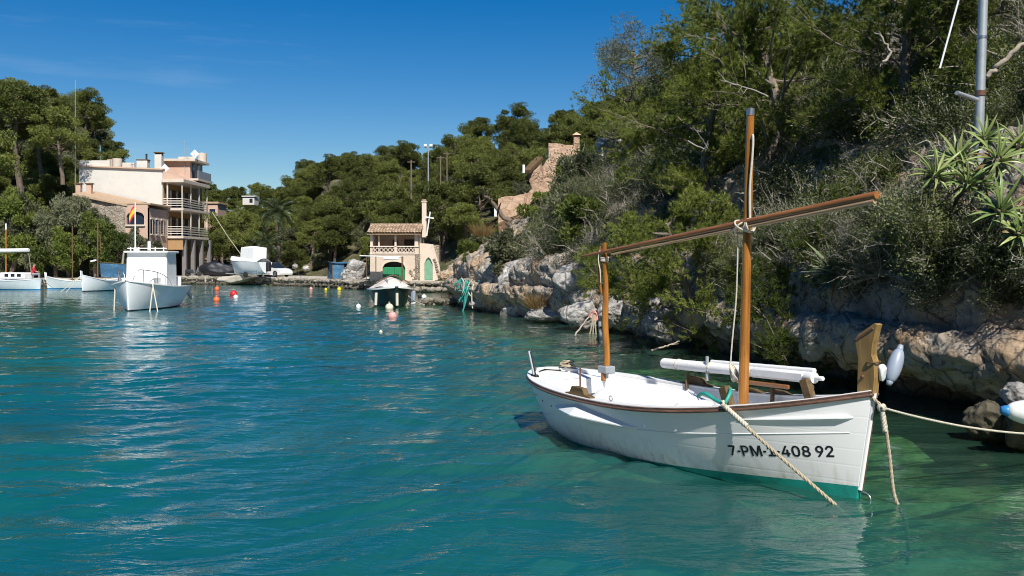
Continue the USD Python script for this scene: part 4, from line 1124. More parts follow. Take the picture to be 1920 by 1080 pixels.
# aloes and the agave on the cliff
def make_rosette(name, lb, cat, p, n, L, W, droop, ml, seed, tilt, rz=0.0, up0=1.25, parts='leaf'):
    t = thing(name, lb, cat, p, rz, None, 1.0, tilt)
    for j, vf in enumerate(rosette(seed, n, L, W, droop, up0=up0)): obj(parts, vf, M[ml if j < n - 5 else 'straw'], t, True)
    stem = curve([(0, 0, .03), (.01, .02, -.25), (.12, .12, -.6), (.35, .1, -1.0)], 12)
    obj('stem', tube(stem, np.linspace(.035, .022, 12), 7), M['bark'], t, True)
    return t
aloes = [(1752, 332, 14.1, 0.61, 'leftmost of the aloes on the cliff top'), (1812, 348, 13.8, 0.57, 'aloe right of the leftmost one, its lowest leaves pointing down'), (1795, 300, 14.7, 0.55, 'aloe behind the two leftmost rosettes'),
         (1868, 302, 13.6, 0.70, 'large pale aloe near the top right of the group'), (1910, 275, 14.4, 0.57, 'topmost aloe at the right edge of the picture'), (1872, 398, 13.1, 0.64, 'lower aloe hanging in front of the shaded cliff'),
         (1845, 262, 14.9, 0.51, 'small aloe at the top of the group'), (1908, 440, 12.8, 0.49, 'lowest aloe at the right edge, partly in shade'), (1842, 350, 14.3, 0.49, 'small aloe squeezed between its larger neighbours')]
for k, (px, py, D, L, lb) in enumerate(aloes):
    make_rosette('aloe', lb, 'aloe', P(px, py, D), 26, L, .078, .85, 'aloe', 500 + k, (rng.uniform(38, 62), rng.uniform(-25, 25)), 0, 1.2)
make_rosette('agave', 'grey green agave with long sword leaves hanging on the shaded cliff', 'agave', P(1572, 515, 17.2), 26, .85, .085, .35, 'agave', 531, (40, -40), 0, 1.3)
make_rosette('agave', 'dark agave with narrow leaves above the shaded cliff, left of the aloes', 'agave', P(1690, 425, 15.5), 22, .50, .05, .5, 'agave', 532, (35, -20), 0, 1.3)
# palms
def palm(seed, h, nf, Lf):
    rng = rs(seed)
    tr = tube(curve([(0, 0, -.4), (.05, 0, h * .4), (-.05, .03, h * .8), (0, 0, h)], 20), np.linspace(.26, .19, 20) * (1 + .08 * np.sin(np.arange(20) * 2.2)), 10)
    fr = []
    for k in range(nf):
        az = k * 2.39996; f = k / nf
        e0 = 1.35 - 1.75 * f + rng.uniform(-.15, .15)
        t = np.linspace(0, 1, 12)
        e = e0 - (1.2 + .5 * rng.uniform()) * t ** 1.4
        mid = np.stack([np.cumsum(np.cos(e)), 0 * t, np.cumsum(np.sin(e))], -1) * Lf * rng.uniform(.85, 1.1) / 12
        m = MB(); m.tube(mid, np.linspace(.035, .008, 12), 4, caps=False)
        n = 46
        s = np.repeat(np.linspace(.12, 1, n), 2)
        c = np.stack([np.interp(s, t, mid[:, j]) for j in range(3)], 1)
        d = np.gradient(mid, axis=0); d = np.stack([np.interp(s, t, d[:, j]) for j in range(3)], 1); d = unit(d)
        side = np.tile([1, -1], n)[:, None] * np.array([0, 1.0, 0])
        u = unit(d * .75 + side * .8 + [0, 0, .15] - [0, 0, .4] * rng.uniform(0, 1, (2 * n, 1)))
        m.add(leaf_quads(c, u, .62 * Lf / 2.4 * np.sin(np.pi * (.15 + .8 * s)), .045, rng))
        v, ff = m.mesh()
        fr.append((v @ rotz(az).T + [0, 0, h], ff))
    return tr, fr
for (px, pt, pb, D, nf, Lf, lb) in ((520, 385, 515, 99, 34, 2.6, 'tall palm with a rough trunk standing behind the white car'), (500, 445, 512, 97, 26, 2.4, 'low young palm in front of the tall palm, behind the boat on the trailer')):
    zb = EYE - (pb - HORIZON) / F * D; zt = EYE - (pt - HORIZON) / F * D
    t = thing('palm_tree', lb, 'palm', ((px - 960) / F * D, D, zb), 0)
    tr, fr = palm(px, zt - zb - .8, nf, Lf)
    obj('trunk', tr, M['bark'], t)
    for vf in fr: obj('frond', vf, M['palm_leaf'], t)
# fallen and bare branches
def branch(lb, pts, r0, r1, m_='dead_wood', side=3, seed=1):
    g = rs(seed); q = curve(np.array(pts), 16); q = q + g.normal(size=q.shape) * r0 * .35
    t = thing('bare_branch', lb, 'branch', q[0])
    q = q - q[0]
    obj('limb', tube(q, np.linspace(r0, r1, 16), 6), M[m_], t, True)
    L = np.linalg.norm(q[-1])
    for k in range(side):
        i = g.integers(5, 14)
        d = unit(q[min(i + 1, 15)] - q[i - 1]) + g.normal(size=3) * .7
        p, pr = limb(q[i], unit(d), L * g.uniform(.15, .35), r0 * .45, g, .6, 6, .1, .3)
        obj('twig', tube(p, pr, 4), M[m_], t)
branch('leaning dark dead trunk in front of the tiled wall on the slope', [P(965, 428, 52), P(950, 412, 52), P(925, 385, 52), P(905, 352, 51)], .17, .06, 'bark', 5, 3)
branch('pale curved dead branch at the top of the right slope', [P(1655, 118, 18), P(1668, 100, 18), P(1650, 66, 18), P(1640, 62, 18.1)], .03, .014, 'dead_wood', 3, 4)
branch('thick bare branch reaching up to the right edge behind the grey pole', [P(1850, 145, 17), P(1880, 115, 16.9), P(1925, 78, 16.8)], .05, .04, 'dead_wood', 1, 5)
branch('thin stick leaning from the pale rocks into the water', [P(1078, 628, 29.6), P(1100, 600, 30), P(1118, 580, 30.4)], .03, .02, 'dead_wood', 0, 6)
branch('driftwood stick under the shaded cliff behind the white boat', [P(1222, 657, 23), P(1250, 648, 23.5), P(1275, 640, 24)], .03, .015, 'dead_wood', 1, 7)
branch('bleached forked branch lying across the bank above the boulders', [P(965, 492, 44), P(1000, 475, 44.5), P(1030, 455, 45)], .05, .02, 'dead_wood', 3, 8)
branch('long pale branch on the slope left of the mast', [P(1060, 445, 40), P(1035, 432, 40.5), P(1010, 428, 41)], .04, .02, 'dead_wood', 3, 9)
branch('white bare twig curling left of the mast top', [P(1290, 265, 20.5), P(1325, 280, 20.4), P(1300, 240, 20)], .018, .008, 'grey_twig', 9, 20)
branch('thin pale bare branches fanning out above the mast top', [P(1440, 180, 19), P(1400, 165, 19.2), P(1350, 150, 19)], .02, .008, 'grey_twig', 9, 21)


# ------------------------------------------------------------------ rocks
def put_rock(lb, px, py, D, size, seed, m_='rock', rz=0.0, planes=9, sub=4, name='rock'):
    v, f = rock(size, seed, sub, planes)
    p = P(px, py, D)
    t = tag(obj(name, (v @ rotz(rz).T + p, f), M[m_], None, 35), lb, 'rock')
    return t
rocks = [('tall pale boulder at the head of the bank, above the stone jetty', 893, 492, 50, (2.4, 2.2, 2.6)), ('rounded cream boulder leaning right, second from the jetty', 925, 497, 47, (2.4, 1.8, 1.5)),
         ('cream block hung with teal net, at the corner of the bank', 905, 542, 46, (1.8, 1.7, 1.6)), ('ochre stained rock at the waterline below the teal net', 915, 572, 44.5, (1.9, 1.6, 1.0)),
         ('big square rock with a dark hollow under it', 975, 530, 41, (2.0, 1.8, 1.9)), ('light grey rock peak standing in the scrub above the square rock', 1020, 485, 42, (1.6, 1.2, 2.0)),
         ('smooth grey boulder left of the short mast', 1088, 525, 34.5, (1.9, 1.6, 1.5)), ('low pitted rock at the waterline below the dry grass', 1030, 585, 36, (2.3, 1.6, 1.0)),
         ('pitted pale rock behind the foot of the short mast', 1100, 590, 32, (2.0, 1.5, 1.1)), ('grey rock right of the short mast, half in shade', 1165, 585, 30, (1.4, 1.4, 1.5)),
         ('pale rock fin beside the shaded cave right of the short mast', 1215, 580, 27.5, (1.1, 1.2, 1.8)), ('white topped rock at the waterline behind the awning roll', 1255, 610, 25.5, (1.6, 1.3, 1.0)),
         ('small grey rock showing in the scrub right of the short mast', 1175, 500, 31, (.9, .8, .8)), ('grey rock at the waterline under the dark hollow', 975, 585, 40, (2.0, 1.4, .8)),
         ('dark pitted rock left of the wooden stem post', 1545, 635, 17.3, (1.1, .9, 1.0)),
         ('stone heap on the bank below the tiled wall, right part', 1052, 412, 52, (1.2, 1, .8)), ('stone heap on the bank below the tiled wall, left part', 1022, 420, 51, (1.4, 1, .9)),
         ]
for k, (lb, px, py, D, sz) in enumerate(rocks):
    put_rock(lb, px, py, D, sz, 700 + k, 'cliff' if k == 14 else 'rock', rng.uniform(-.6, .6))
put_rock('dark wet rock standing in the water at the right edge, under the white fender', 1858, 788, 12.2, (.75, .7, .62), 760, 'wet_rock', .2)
put_rock('small pale rock on top of the wet rock at the right edge', 1912, 742, 12.0, (.5, .5, .34), 761, 'rock', .5)
put_rock('submerged dark rock ledge at the right edge of the picture', 1935, 800, 11.6, (.9, .8, .7), 762, 'wet_rock', .8)
put_rock('huge pale boulder with orange patches standing on the quay left of the boathouse', 664, 508, 81.5, (2.7, 1.7, 2.2), 765, 'rock', .2, 7, 4, 'boulder')
for k, (px, py, sz) in enumerate(((690, 525, .9), (560, 522, .7), (575, 503, .8), (553, 500, .7))):
    put_rock(['pale stone at the right foot of the huge boulder', 'small stone on the quay right of the parked car', 'grey stone in the scrub left of the blue shelter', 'pale round stone behind the parked car'][k], px, py, 85 + 4.5 * k, (sz, sz, sz * .8), 780 + k, 'rock', .3 * k, 7, 3)

dw = thing('dry_stone_wall', 'tumbled dry stone wall on the slope above the big green bush', 'wall', P(1155, 285, 46))
g = rs(33)
_st = [rock((.45, .34, .28), 920 + i, 2, 7, .7) for i in range(5)]
for k in range(26):
    v, f = _st[k % 5]
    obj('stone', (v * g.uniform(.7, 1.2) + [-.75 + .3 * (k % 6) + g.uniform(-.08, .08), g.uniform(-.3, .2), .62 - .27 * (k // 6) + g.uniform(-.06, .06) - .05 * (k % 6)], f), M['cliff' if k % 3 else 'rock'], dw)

# ------------------------------------------------------------------ quay and jetty
M['concrete'] = plain('quay_concrete', (.44, .40, .33), .9, .15, .8, .3, 9, dirt=(.22, .20, .15), dirt_amt=.7)
M['stone_a'] = rock_mat('quay_stone', (.22, .19, .15), (.46, .41, .33), (.40, .28, .15), (.05, .045, .04), 1.6)
M['stone_wet'] = rock_mat('quay_stone_wet', (.12, .11, .08), (.30, .27, .21), (.3, .24, .12), (.03, .03, .025), 1.6)
qf = np.vstack([COAST_Q[:9]])
inner = np.array([(-62, 104), (-24, 104), (-14, 92), (-7, 84), (-2.5, 78), (-2.5, 69)])
front = np.vstack([COAST_Q[:8], COAST_Q[8:]])
poly = shapely.Polygon(np.vstack([front, inner]))
m = trimesh.creation.extrude_polygon(poly.buffer(-.25), 2.2, engine='earcut'); m.apply_translation([0, 0, QZ - 2.2 - .02])
quay = tag(obj('quay', m, M['concrete']), kind='structure')
Lq = shapely.LineString(front)
s, k = .3, 0
g = rs(31)
shapes = [rock((1, .7, .5), 900 + i, 2, 7, .7) for i in range(8)]
def shape_stone(i, sx, sy, sz, c, rz):
    v, f = shapes[i % 8]
    return v * [sx, sy / .7, sz / .5] @ rotz(rz).T + c, f
low = MB()
while s < Lq.length - .4:
    w = g.uniform(.55, 1.15)
    q = np.array(Lq.interpolate(s + w / 2).coords[0]); t = np.array(Lq.interpolate(s + w / 2 + .2).coords[0]) - q
    a = math.atan2(t[1], t[0])
    big = q[1] < 93
    if big:
        obj('stone', shape_stone(k, w, .6, .42 * g.uniform(.9, 1.1), [q[0], q[1], QZ - .2 + g.uniform(-.04, .03)], a), M['stone_a'], quay)
    else:
        low.add(shape_stone(k, w, .6, .42, [q[0], q[1], QZ - .2], a))
    for r in range(2):
        low.add(shape_stone(k + r + 1, w * .6, .6, .4, [q[0] + t[0] * 2 * (r - .5) * .9, q[1] + t[1] * 2 * (r - .5) * .9, .12 + g.uniform(-.1, .1)], a + g.uniform(-.2, .2)))
    s += w * .96; k += 1
tag(low.build('lower_stones', M['stone_wet'], quay), kind='stuff')
v, f = rock((4.2, 2.4, 1.0), 55, 4, 10, .35)
tag(obj('slip_block', (v + [-27.4, 93.2, .62], f), M['concrete'], None, 35), 'smooth pale concrete slip block at the quay below the boat on the trailer', 'block')
jet = thing('stone_jetty', 'low rough stone jetty reaching out from the foot of the pale boulders', 'jetty', (-3.3, 50.6, 0))
g = rs(32)
for k in range(15):
    x, y = -1.3 + 2.6 * (k % 5) / 4, -.5 + .5 * (k // 5)
    obj('stone', shape_stone(k, g.uniform(.6, .8), .55, g.uniform(.34, .42), [x, y, .16 + g.uniform(-.05, .05)], g.uniform(-.2, .2)), M['stone_a' if k > 4 else 'stone_wet'], jet)
jet2 = thing('stone_jetty', 'low shelf of stones along the water in front of the green arched door', 'jetty', (-5.6, 70.5, 0))
for k in range(18):
    x, y = -2.2 + 4.6 * (k % 9) / 8, -.3 + .6 * (k // 9)
    obj('stone', shape_stone(k, g.uniform(.6, .85), .6, g.uniform(.4, .5), [x, y + .5 * x * -.35, .2 + g.uniform(-.05, .05)], g.uniform(-.2, .2)), M['stone_a'], jet2)

# ------------------------------------------------------------------ boathouse
M['stucco'] = plain('pink_stucco', (.57, .465, .37), .92, .1, 1.2, .3, 30, dirt=(.42, .34, .27), dirt_amt=.5)
M['stucco_pale'] = plain('pale_render', (.64, .53, .43), .92, .1, 1.5, .3, 25, dirt=(.42, .35, .28), dirt_amt=.6)
M['rubble'] = rock_mat('rubble_wall', (.25, .21, .16), (.46, .40, .32), (.40, .29, .17), (.09, .07, .05), 1.8, .56)
M['green_door'] = plain('green_door', (.015, .21, .085), .6, .15, 4, .1, 20)
M['green_pale'] = plain('faded_green_door', (.15, .34, .22), .75, .2, 3, .1, 20, dirt=(.35, .42, .34), dirt_amt=.5)
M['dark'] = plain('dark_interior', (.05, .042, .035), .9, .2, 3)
M['room'] = plain('porch_wall', (.42, .31, .23), .9, .1, 2)
M['tile'] = [plain(f'roof_tile_{i}', c, .85, .2, 4, dirt=(.22, .17, .12), dirt_amt=.6) for i, c in enumerate([(.50, .36, .23), (.42, .29, .18), (.56, .43, .30), (.36, .25, .17)])]
M['window'] = plain('dark_window', (.02, .03, .05), .08, .1, 3, spec=.8)
M['door_brown'] = plain('brown_door', (.06, .03, .025), .7, .2, 3)
bh = thing('boathouse', 'small pink rendered boathouse with tiled roof, open porch and green arched gate on the quay', 'boathouse', (-9.75, 77.4, QZ))
W2, DP = 2.02, 4.6
zt, zbal = 3.92, 2.22
def arch_poly(x0, x1, z0, zs, zt, n=14):
    xs_ = np.linspace(x1, x0, n); c = (x0 + x1) / 2
    return [(x0, z0), (x1, z0)] + [(x, zs + (zt - zs) * math.sqrt(max(0, 1 - ((x - c) / (x1 - x0) * 2) ** 2))) for x in xs_]
wall = shapely.Polygon([(-W2, -.1), (W2, -.1), (W2, 2.86), (-W2, 2.86)])
gate = shapely.Polygon(arch_poly(-.98, .90, -.05, 1.05, 1.55))
up = shapely.box(-W2 + .22, zbal + .02, W2 - .3, 3.0)
v, f = prism(wall.difference(gate).difference(up), .35)
obj('wall', (v + [0, .175, 0], f), M['stucco'], bh)
MB().box((-W2 + .14, DP / 2 + .2, 1.9), (.28, DP - .4, 4.0)).build('wall', M['stucco'], bh)
MB().box((W2 - .14, DP / 2 + .2, 1.9), (.28, DP - .4, 4.0)).build('wall', M['stucco'], bh)
MB().box((0, DP, 1.9), (2 * W2, .3, 4.0)).build('wall', M['stucco'], bh)
MB().box((0, 1.75, 3.08), (2 * W2 - .56, .14, 1.7)).build('porch_wall', M['room'], bh)
MB().box((0, .95, zbal - .10), (2 * W2 - .5, 1.5, .16)).build('porch_floor', M['stucco'], bh)
MB().box((-.15, 1.66, 2.85), (.42, .05, 1.1), 0).build('porch_door', M['dark'], bh)
MB().box((1.05, 1.66, 2.85), (.85, .05, 1.15), 0).build('porch_door', M['dark'], bh)
MB().box((.62, .02, 3.28), (.05, .05, .05)).build('hook', M['black'], bh)
for x, w in ((-W2 + .11, .22), (-1.30, .12), (.28 - .2, .16), (W2 - .20, .30)):
    MB().box((x, .16, (zbal + zt) / 2 + .05), (w, .22 if w < .2 else .30, zt - zbal - .1), 0, .01).build('pillar', M['stucco_pale'], bh)
MB().bar((-W2, .14, zt - .1), (W2, .14, zt - .1), .2, .18).build('beam', M['old_wood'], bh)
MB().box((0, .0, 2.80), (2 * W2 + .04, .16, .09), 0, .01).build('parapet_rail', M['stucco_pale'], bh)
MB().box((0, .0, 2.18), (2 * W2 + .06, .12, .10), 0, .01).build('string_course', M['stucco_pale'], bh)
for x0, x1 in ((-W2 + .25, -.02), (.20, W2 - .36)):            # pierced parapet: crossed bars
    n = 5 if x0 < 0 else 5
    w = (x1 - x0) / n
    for k in range(n):
        a, b = x0 + w * k, x0 + w * (k + 1)
        m = MB(); m.bar((a + .01, .03, 2.32), (b - .01, .03, 2.70), .10, .055); m.bar((a + .01, .032, 2.70), (b - .01, .032, 2.32), .104, .055)
        m.build('parapet_cross', M['stucco_pale'], bh)
    MB().box(((x0 + x1) / 2, .03, 2.29), (x1 - x0, .13, .07)).build('parapet_foot', M['stucco_pale'], bh)
MB().box((.10, .02, 2.52), (.22, .20, .62), 0, .01).build('parapet_pier', M['stucco_pale'], bh)
# gate: two leaves of boards in the arch
for sd, a, b in ((-1, -.97, -.05), (1, -.03, .89)):
    leaf = obj('gate_leaf', bevel_box((b - a, .06, 1.14), .008), M['green_door'], bh)
    UsdGeom.Xformable(leaf).AddTranslateOp().Set(Gf.Vec3d((a + b) / 2, .22, .53))
    for k in range(5):
        x = -(b - a) / 2 + (b - a) * (k + .5) / 5
        MB().box((x, -.04, 0), ((b - a) / 5 - .02, .03, 1.10), 0, .006).build('board', M['green_door'], leaf)
MB().box((-.04, .6, .7), (1.9, .05, 1.7)).build('gate_shade', M['dark'], bh)  # dark panel painted in place of the shade behind the gate
obj('arch_frame', (lambda vf: (vf[0] + [0, -.02, 0], vf[1]))(prism(shapely.Polygon(arch_poly(-1.12, 1.04, -.05, 1.05, 1.70)).difference(shapely.Polygon(arch_poly(-.98, .90, -.06, 1.05, 1.55))), .06)), M['stucco_pale'], bh)
# bare rubble at the corner, stones of their own
g = rs(40)
for k in range(26):
    z = .15 + 2.0 * (k // 2) / 12
    x = W2 - .18 + (k % 2) * .22 - .03
    obj('corner_stone', shape_stone(k, g.uniform(.2, .32), .2, g.uniform(.14, .2), [x, -.02, z], g.uniform(-.2, .2)), M['rubble'], bh)
for k in range(10):
    obj('corner_stone', shape_stone(k, g.uniform(.2, .34), .18, g.uniform(.12, .18), [W2 - .25 - g.uniform(0, .55), -.01, .1 + .09 * k], g.uniform(-.2, .2)), M['rubble'], bh)
# roof: rows of curved tiles on a sloping slab
def tile_roof(parent, corner, ax, down, nx, ny, tw, tl, seed, mats):
    """Rows of half-round tiles from the ridge corner: ax along the ridge, down the slope (unit vectors)."""
    ax, down = np.asarray(ax, float), np.asarray(down, float)
    nrm = np.cross(down, ax); nrm = nrm if nrm[2] > 0 else -nrm
    g = rs(seed)
    th = np.linspace(0, np.pi, 6)
    for i in range(nx):
        for j in range(ny):
            o = np.asarray(corner) + ax * tw * (i + .5) + down * tl * (j - .05) + nrm * (.05 + .02 * g.uniform())
            r0, r1 = tw * .44, tw * .52
            c0 = o[None] + np.cos(th)[:, None] * ax * r0 + np.sin(th)[:, None] * nrm * r0 * .8 + nrm * .0
            c1 = o[None] + down * tl * 1.12 + np.cos(th)[:, None] * ax * r1 + np.sin(th)[:, None] * nrm * r1 * .8 + nrm * .025 + g.normal() * .008 * ax
            obj('tile', grid_mesh(np.stack([c1, c0], 0)), mats[g.integers(len(mats))], parent, True)
rz0, rz1 = 4.62, 3.86
dn = np.array([0, -2.3, rz1 - rz0]); Ls = np.linalg.norm(dn); dn /= Ls
roof = MB().bar((0, 1.85, rz0 - .03), (0, -.50, rz1 - .055), 2 * W2 + .35, .09).build('roof', M['tile'][1], bh)
tile_roof(roof, np.array([-W2 - .22, 1.85, rz0 + .02]), (1, 0, 0), dn, 18, 6, (2 * W2 + .44) / 18, Ls / 5.7, 61, M['tile'])
MB().bar((0, 1.85, rz0 - .03), (0, 4.9, 3.9), 2 * W2 + .35, .09).build('roof_back', M['tile'][1], bh)
obj('ridge', tube([(-W2 - .24, 1.87, rz0 + .03), (W2 + .24, 1.87, rz0 + .03)], .12, 10), M['tile'][2], bh, 40)
MB().box((W2 + .28, 1.9, 5.1), (.38, .38, 3.0), 0, .02).build('chimney', M['stucco_pale'], bh)
MB().box((W2 + .28, 1.9, 6.64), (.5, .5, .10), 0, .02).build('chimney_cap', M['stucco_pale'], bh)
MB().box((W2 + .28, 1.9, 6.78), (.3, .3, .12)).build('chimney_hood', M['tile'][1], bh)
# annexe with the pointed green door, set back to the right
an = thing('annexe', 'rough pale stone annexe with a faded green pointed door right of the boathouse', 'annexe', (-7.05, 78.0, QZ))
apoly = shapely.Polygon([(-.65, -.1), (1.15, -.1), (.98, 1.2), (.75, 1.9), (.45, 3.0), (-.65, 3.1)])
door = shapely.Polygon([(-.28, 0), (.42, 0), (.42, 1.35), (.25, 1.75), (.07, 1.92), (-.11, 1.75), (-.28, 1.35)])
v, f = prism(apoly.difference(door), .5)
obj('wall', (v + [0, .25, 0], f), M['stucco_pale'], an)
v, f = prism(door, .05); dd = obj('door', (v + [0, .18, 0], f), M['green_pale'], an)
for k in range(4): MB().box((-.20 + .175 * k, .14, .72), (.15, .03, 1.36), 0, .005).build('board', M['green_pale'], dd)
MB().box((.1, 1.2, 1.5), (1.6, 1.6, 2.9)).build('back_wall', M['rubble'], an)
for k in range(9):
    obj('stone', shape_stone(k, .3, .25, .2, [1.02 - .055 * k, -.02, .12 + .2 * k], .3), M['rubble'], an)
v, f = rock((2.6, 1.2, 1.9), 71, 4, 8, .9)
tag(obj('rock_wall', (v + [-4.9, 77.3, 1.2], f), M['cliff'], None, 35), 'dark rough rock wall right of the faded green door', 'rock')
# white wooden cross pole beside the chimney
cx = thing('white_cross', 'white leaning wooden cross on the slope right of the boathouse chimney', 'cross', P(800, 436, 79))
MB().bar((0, 0, -.3), (.30, 0, 1.75), .10, .10, .01).build('post', M['white'], cx); MB().bar((-.05, -.07, 1.30), (.62, -.07, 1.20), .10, .12, .01).build('arm', M['white'], cx)
# the white awning on thin posts in front of the gate
aw = thing('flat_awning', 'flat white awning on thin posts in front of the green gate', 'awning', (-10.4, 75.6, QZ))
MB().bar((-1.85, 0, 2.02), (1.40, 0, 1.92), 1.3, .07, .02).build('canopy', M['white_cloth'], aw)
obj('rolled_edge', tube([(.1, -.68, 1.80), (1.3, -.68, 1.76)], .10, 10), M['white_cloth'], aw, 40)
for x, y in ((-1.3, -.6), (1.55, -.6), (-.7, .5), (1.5, .5)):
    obj('post', tube([(x, y, -.1), (x, y, 1.96)], .035, 8), M['old_wood'], aw, 40)

# ------------------------------------------------------------------ blue shelter, car, boat on trailer
M['tarp'] = plain('blue_tarpaulin', (.035, .12, .22), .7, .35, 1.5, .6, 6, dirt=(.16, .25, .34), dirt_amt=.6)
bs = thing('blue_shelter', 'blue tarpaulin shelter with a dark open front left of the huge boulder', 'shelter', (-15.6, 86.0, QZ), math.radians(20))
def sheet(c, u, v_, n=14, amp=.04, seed=1):
    u, v_ = np.asarray(u, float), np.asarray(v_, float)
    a, b = np.meshgrid(np.linspace(0, 1, n), np.linspace(0, 1, n), indexing='ij')
    nn = unit(np.cross(u, v_))
    p = np.asarray(c) + a[..., None] * u + b[..., None] * v_
    return grid_mesh(p + nn * (amp * 2 * (meshkit.fbm(p * 1.6 + seed, 3, seed) - .5))[..., None])
obj('side_sheet', sheet((-1.15, -1.1, 0), (0, 2.4, 0), (0.1, 0, 1.45), amp=.12), M['tarp'], bs, True)
obj('front_flap', sheet((-1.15, -1.12, 0), (1.05, 0, 0), (.05, 0, 1.38), amp=.12, seed=4), M['tarp'], bs, True)
obj('roof_sheet', sheet((-1.2, -1.3, 1.42), (2.5, 0, -.06), (0, 2.6, .12), amp=.10, seed=2), M['tarp'], bs, True)
obj('side_sheet', sheet((1.2, -1.1, 0), (0, 2.4, 0), (0, 0, 1.4), amp=.12, seed=3), M['tarp'], bs, True)
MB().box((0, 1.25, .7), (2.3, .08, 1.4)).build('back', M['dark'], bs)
for x in (-1.12, -.1, 1.18): obj('post', tube([(x, -1.1, 0), (x, -1.1, 1.42)], .04, 8), M['old_wood'], bs)
M['car_white'] = plain('car_paint', (.72, .73, .74), .25, .03, 2)
M['glass'] = plain('car_glass', (.015, .02, .025), .05, .1, 2, spec=.9)
M['tyre'] = plain('tyre', (.02, .02, .02), .8, .1, 8)
M['lamp'] = plain('headlamp', (.55, .57, .6), .1, .05, 4)
car = thing('parked_car', 'white hatchback car with dark windows parked behind the boat on the trailer', 'car', (-24.5, 95.6, QZ), math.radians(-34))
def loft(secs):
    """secs: rows of (x, halfwidth, z) rings turned into a closed skin."""
    g = np.array(secs); v, f = grid_mesh(g)
    return v, f
body = shapely.Polygon([(-2.0, .28), (-1.98, .72), (-1.9, .86), (-1.45, .92), (.75, .88), (1.5, .78), (1.92, .62), (2.0, .40), (1.96, .25), (1.62, .22), (-1.7, .22)]).buffer(.04)
for x in (-1.25, 1.22): body = body.difference(shapely.Point(x, .28).buffer(.36))
v, f = prism(body, 1.62); obj('body', (v, f), M['car_white'], car)
cab = shapely.Polygon([(-1.78, .90), (-1.42, 1.38), (-.9, 1.46), (.05, 1.44), (.42, 1.32), (1.02, .86)]).buffer(.02)
v, f = prism(cab, 1.42); gl_ = v.copy(); v[:, 1] *= np.where(v[:, 2] > 1.2, .86, 1)
obj('windows', (v, f), M['glass'], car)
roofp = shapely.Polygon([(-1.46, 1.38), (-.9, 1.49), (.05, 1.475), (.44, 1.34), (.38, 1.30), (.05, 1.43), (-.9, 1.44), (-1.40, 1.33)])
v, f = prism(roofp, 1.28); obj('roof', (v, f), M['glass'], car)
for x in (-.45,):
    for sd in (-1, 1): MB().bar((x, sd * .71, .90), (x - .05, sd * .62, 1.44), .04, .05).build('door_pillar', M['car_white'], car)
for x in (-1.25, 1.22):
    for sd in (-1, 1):
        v, f = lathe([(.0, -.1), (.26, -.1), (.31, -.07), (.31, .07), (.26, .1), (0, .1)], 20)
        Rw = np.array([[1, 0, 0], [0, 0, 1], [0, -1, 0]], float)
        wh = obj('wheel', (v @ Rw.T + [x, sd * .74, .31], f), M['tyre'], car, 40)
        v, f = lathe([(0, -.02), (.2, -.015), (.205, .0), (.12, .03), (0, .035)], 14)
        obj('rim', (v * [1, 1, sd * -1] @ Rw.T + [x, sd * .845, .31], f[:, ::-1] if sd < 0 else f), M['steel'], wh, True)
for sd in (-1, 1):
    MB().box((1.90, sd * .62, .62), (.14, .26, .12), 0, .03).build('headlight', M['lamp'], car)
    MB().box((-1.96, sd * .66, .72), (.10, .2, .16), 0, .02).build('tail_light', M['door_brown'], car)
    MB().box((.62, sd * .88, .98), (.12, .12, .12), 0, .03).build('mirror', M['glass'], car)
    MB().box((-.1, sd * .835, .74), (.16, .03, .03), 0, .006).build('door_handle', M['steel'], car)

def motor_hull(L, B, zb, zs, draft=.3, deadrise=.6):
    return Hull(-L / 2, L / 2 - .35, 0.0, .55, B, (zb + zs) / 2 * .95, zb, zs, draft, .8, .5, .88, .03, .30, .4)
hb = motor_hull(4.7, 1.9, 1.05, .78, .4)
tb = thing('trailer_boat', 'small white motorboat under a white cover with a tall white canopy, standing on a trailer', 'motorboat', (-26.0, 92.2, QZ + .7), math.radians(148))
hb.shell(None, None, 50, 22).build('hull', M['white_hull'], tb, 40)
obj('transom', hb.deck(0, .03, hb.zs, 0), M['white'], tb)
v, f = hb.deck(.05, .97, hb.zs, -.02, 30, .35); obj('cover', (v + [0, 0, .02], f), M['white_cloth'], tb, True)
MB().add(hull_of([(x, y, z) for x, y, z in [(-1.5, -.85, .75), (-1.5, .85, .75), (.35, -.8, .85), (.35, .8, .85), (-1.55, -.9, 2.2), (-1.55, .9, 2.2), (.15, -.85, 2.25), (.15, .85, 2.25), (-.7, 0, 2.38)]])).build('canopy', M['white_cloth'], tb)
MB().box((-2.75, 0, .35), (.4, .4, .9), 0, .06).build('outboard_engine', M['black'], tb)
tr = thing('boat_trailer', 'low steel trailer carrying the white covered motorboat', 'trailer', (-26.0, 92.2, QZ), math.radians(148))
for sd in (-1, 1): MB().bar((-2.3, sd * .55, .32), (2.2, sd * .3, .34), .08, .1).build('rail', M['galv'], tr)
MB().bar((2.2, 0, .34), (3.3, 0, .36), .08, .1).build('drawbar', M['galv'], tr)
MB().bar((-.6, -.9, .3), (-.6, .9, .3), .08, .08).build('axle', M['galv'], tr)
for sd in (-1, 1):
    v, f = lathe([(.0, -.08), (.24, -.08), (.28, -.05), (.28, .05), (.24, .08), (0, .08)], 16)
    obj('wheel', (v @ Rw.T + [-.6, sd * .95, .28], f), M['tyre'], tr, 40)
for x in (-1.8, 1.4):
    for sd in (-1, 1): MB().bar((x, sd * .5, .32), (x, sd * .62, .75), .07, .07).build('support', M['galv'], tr)
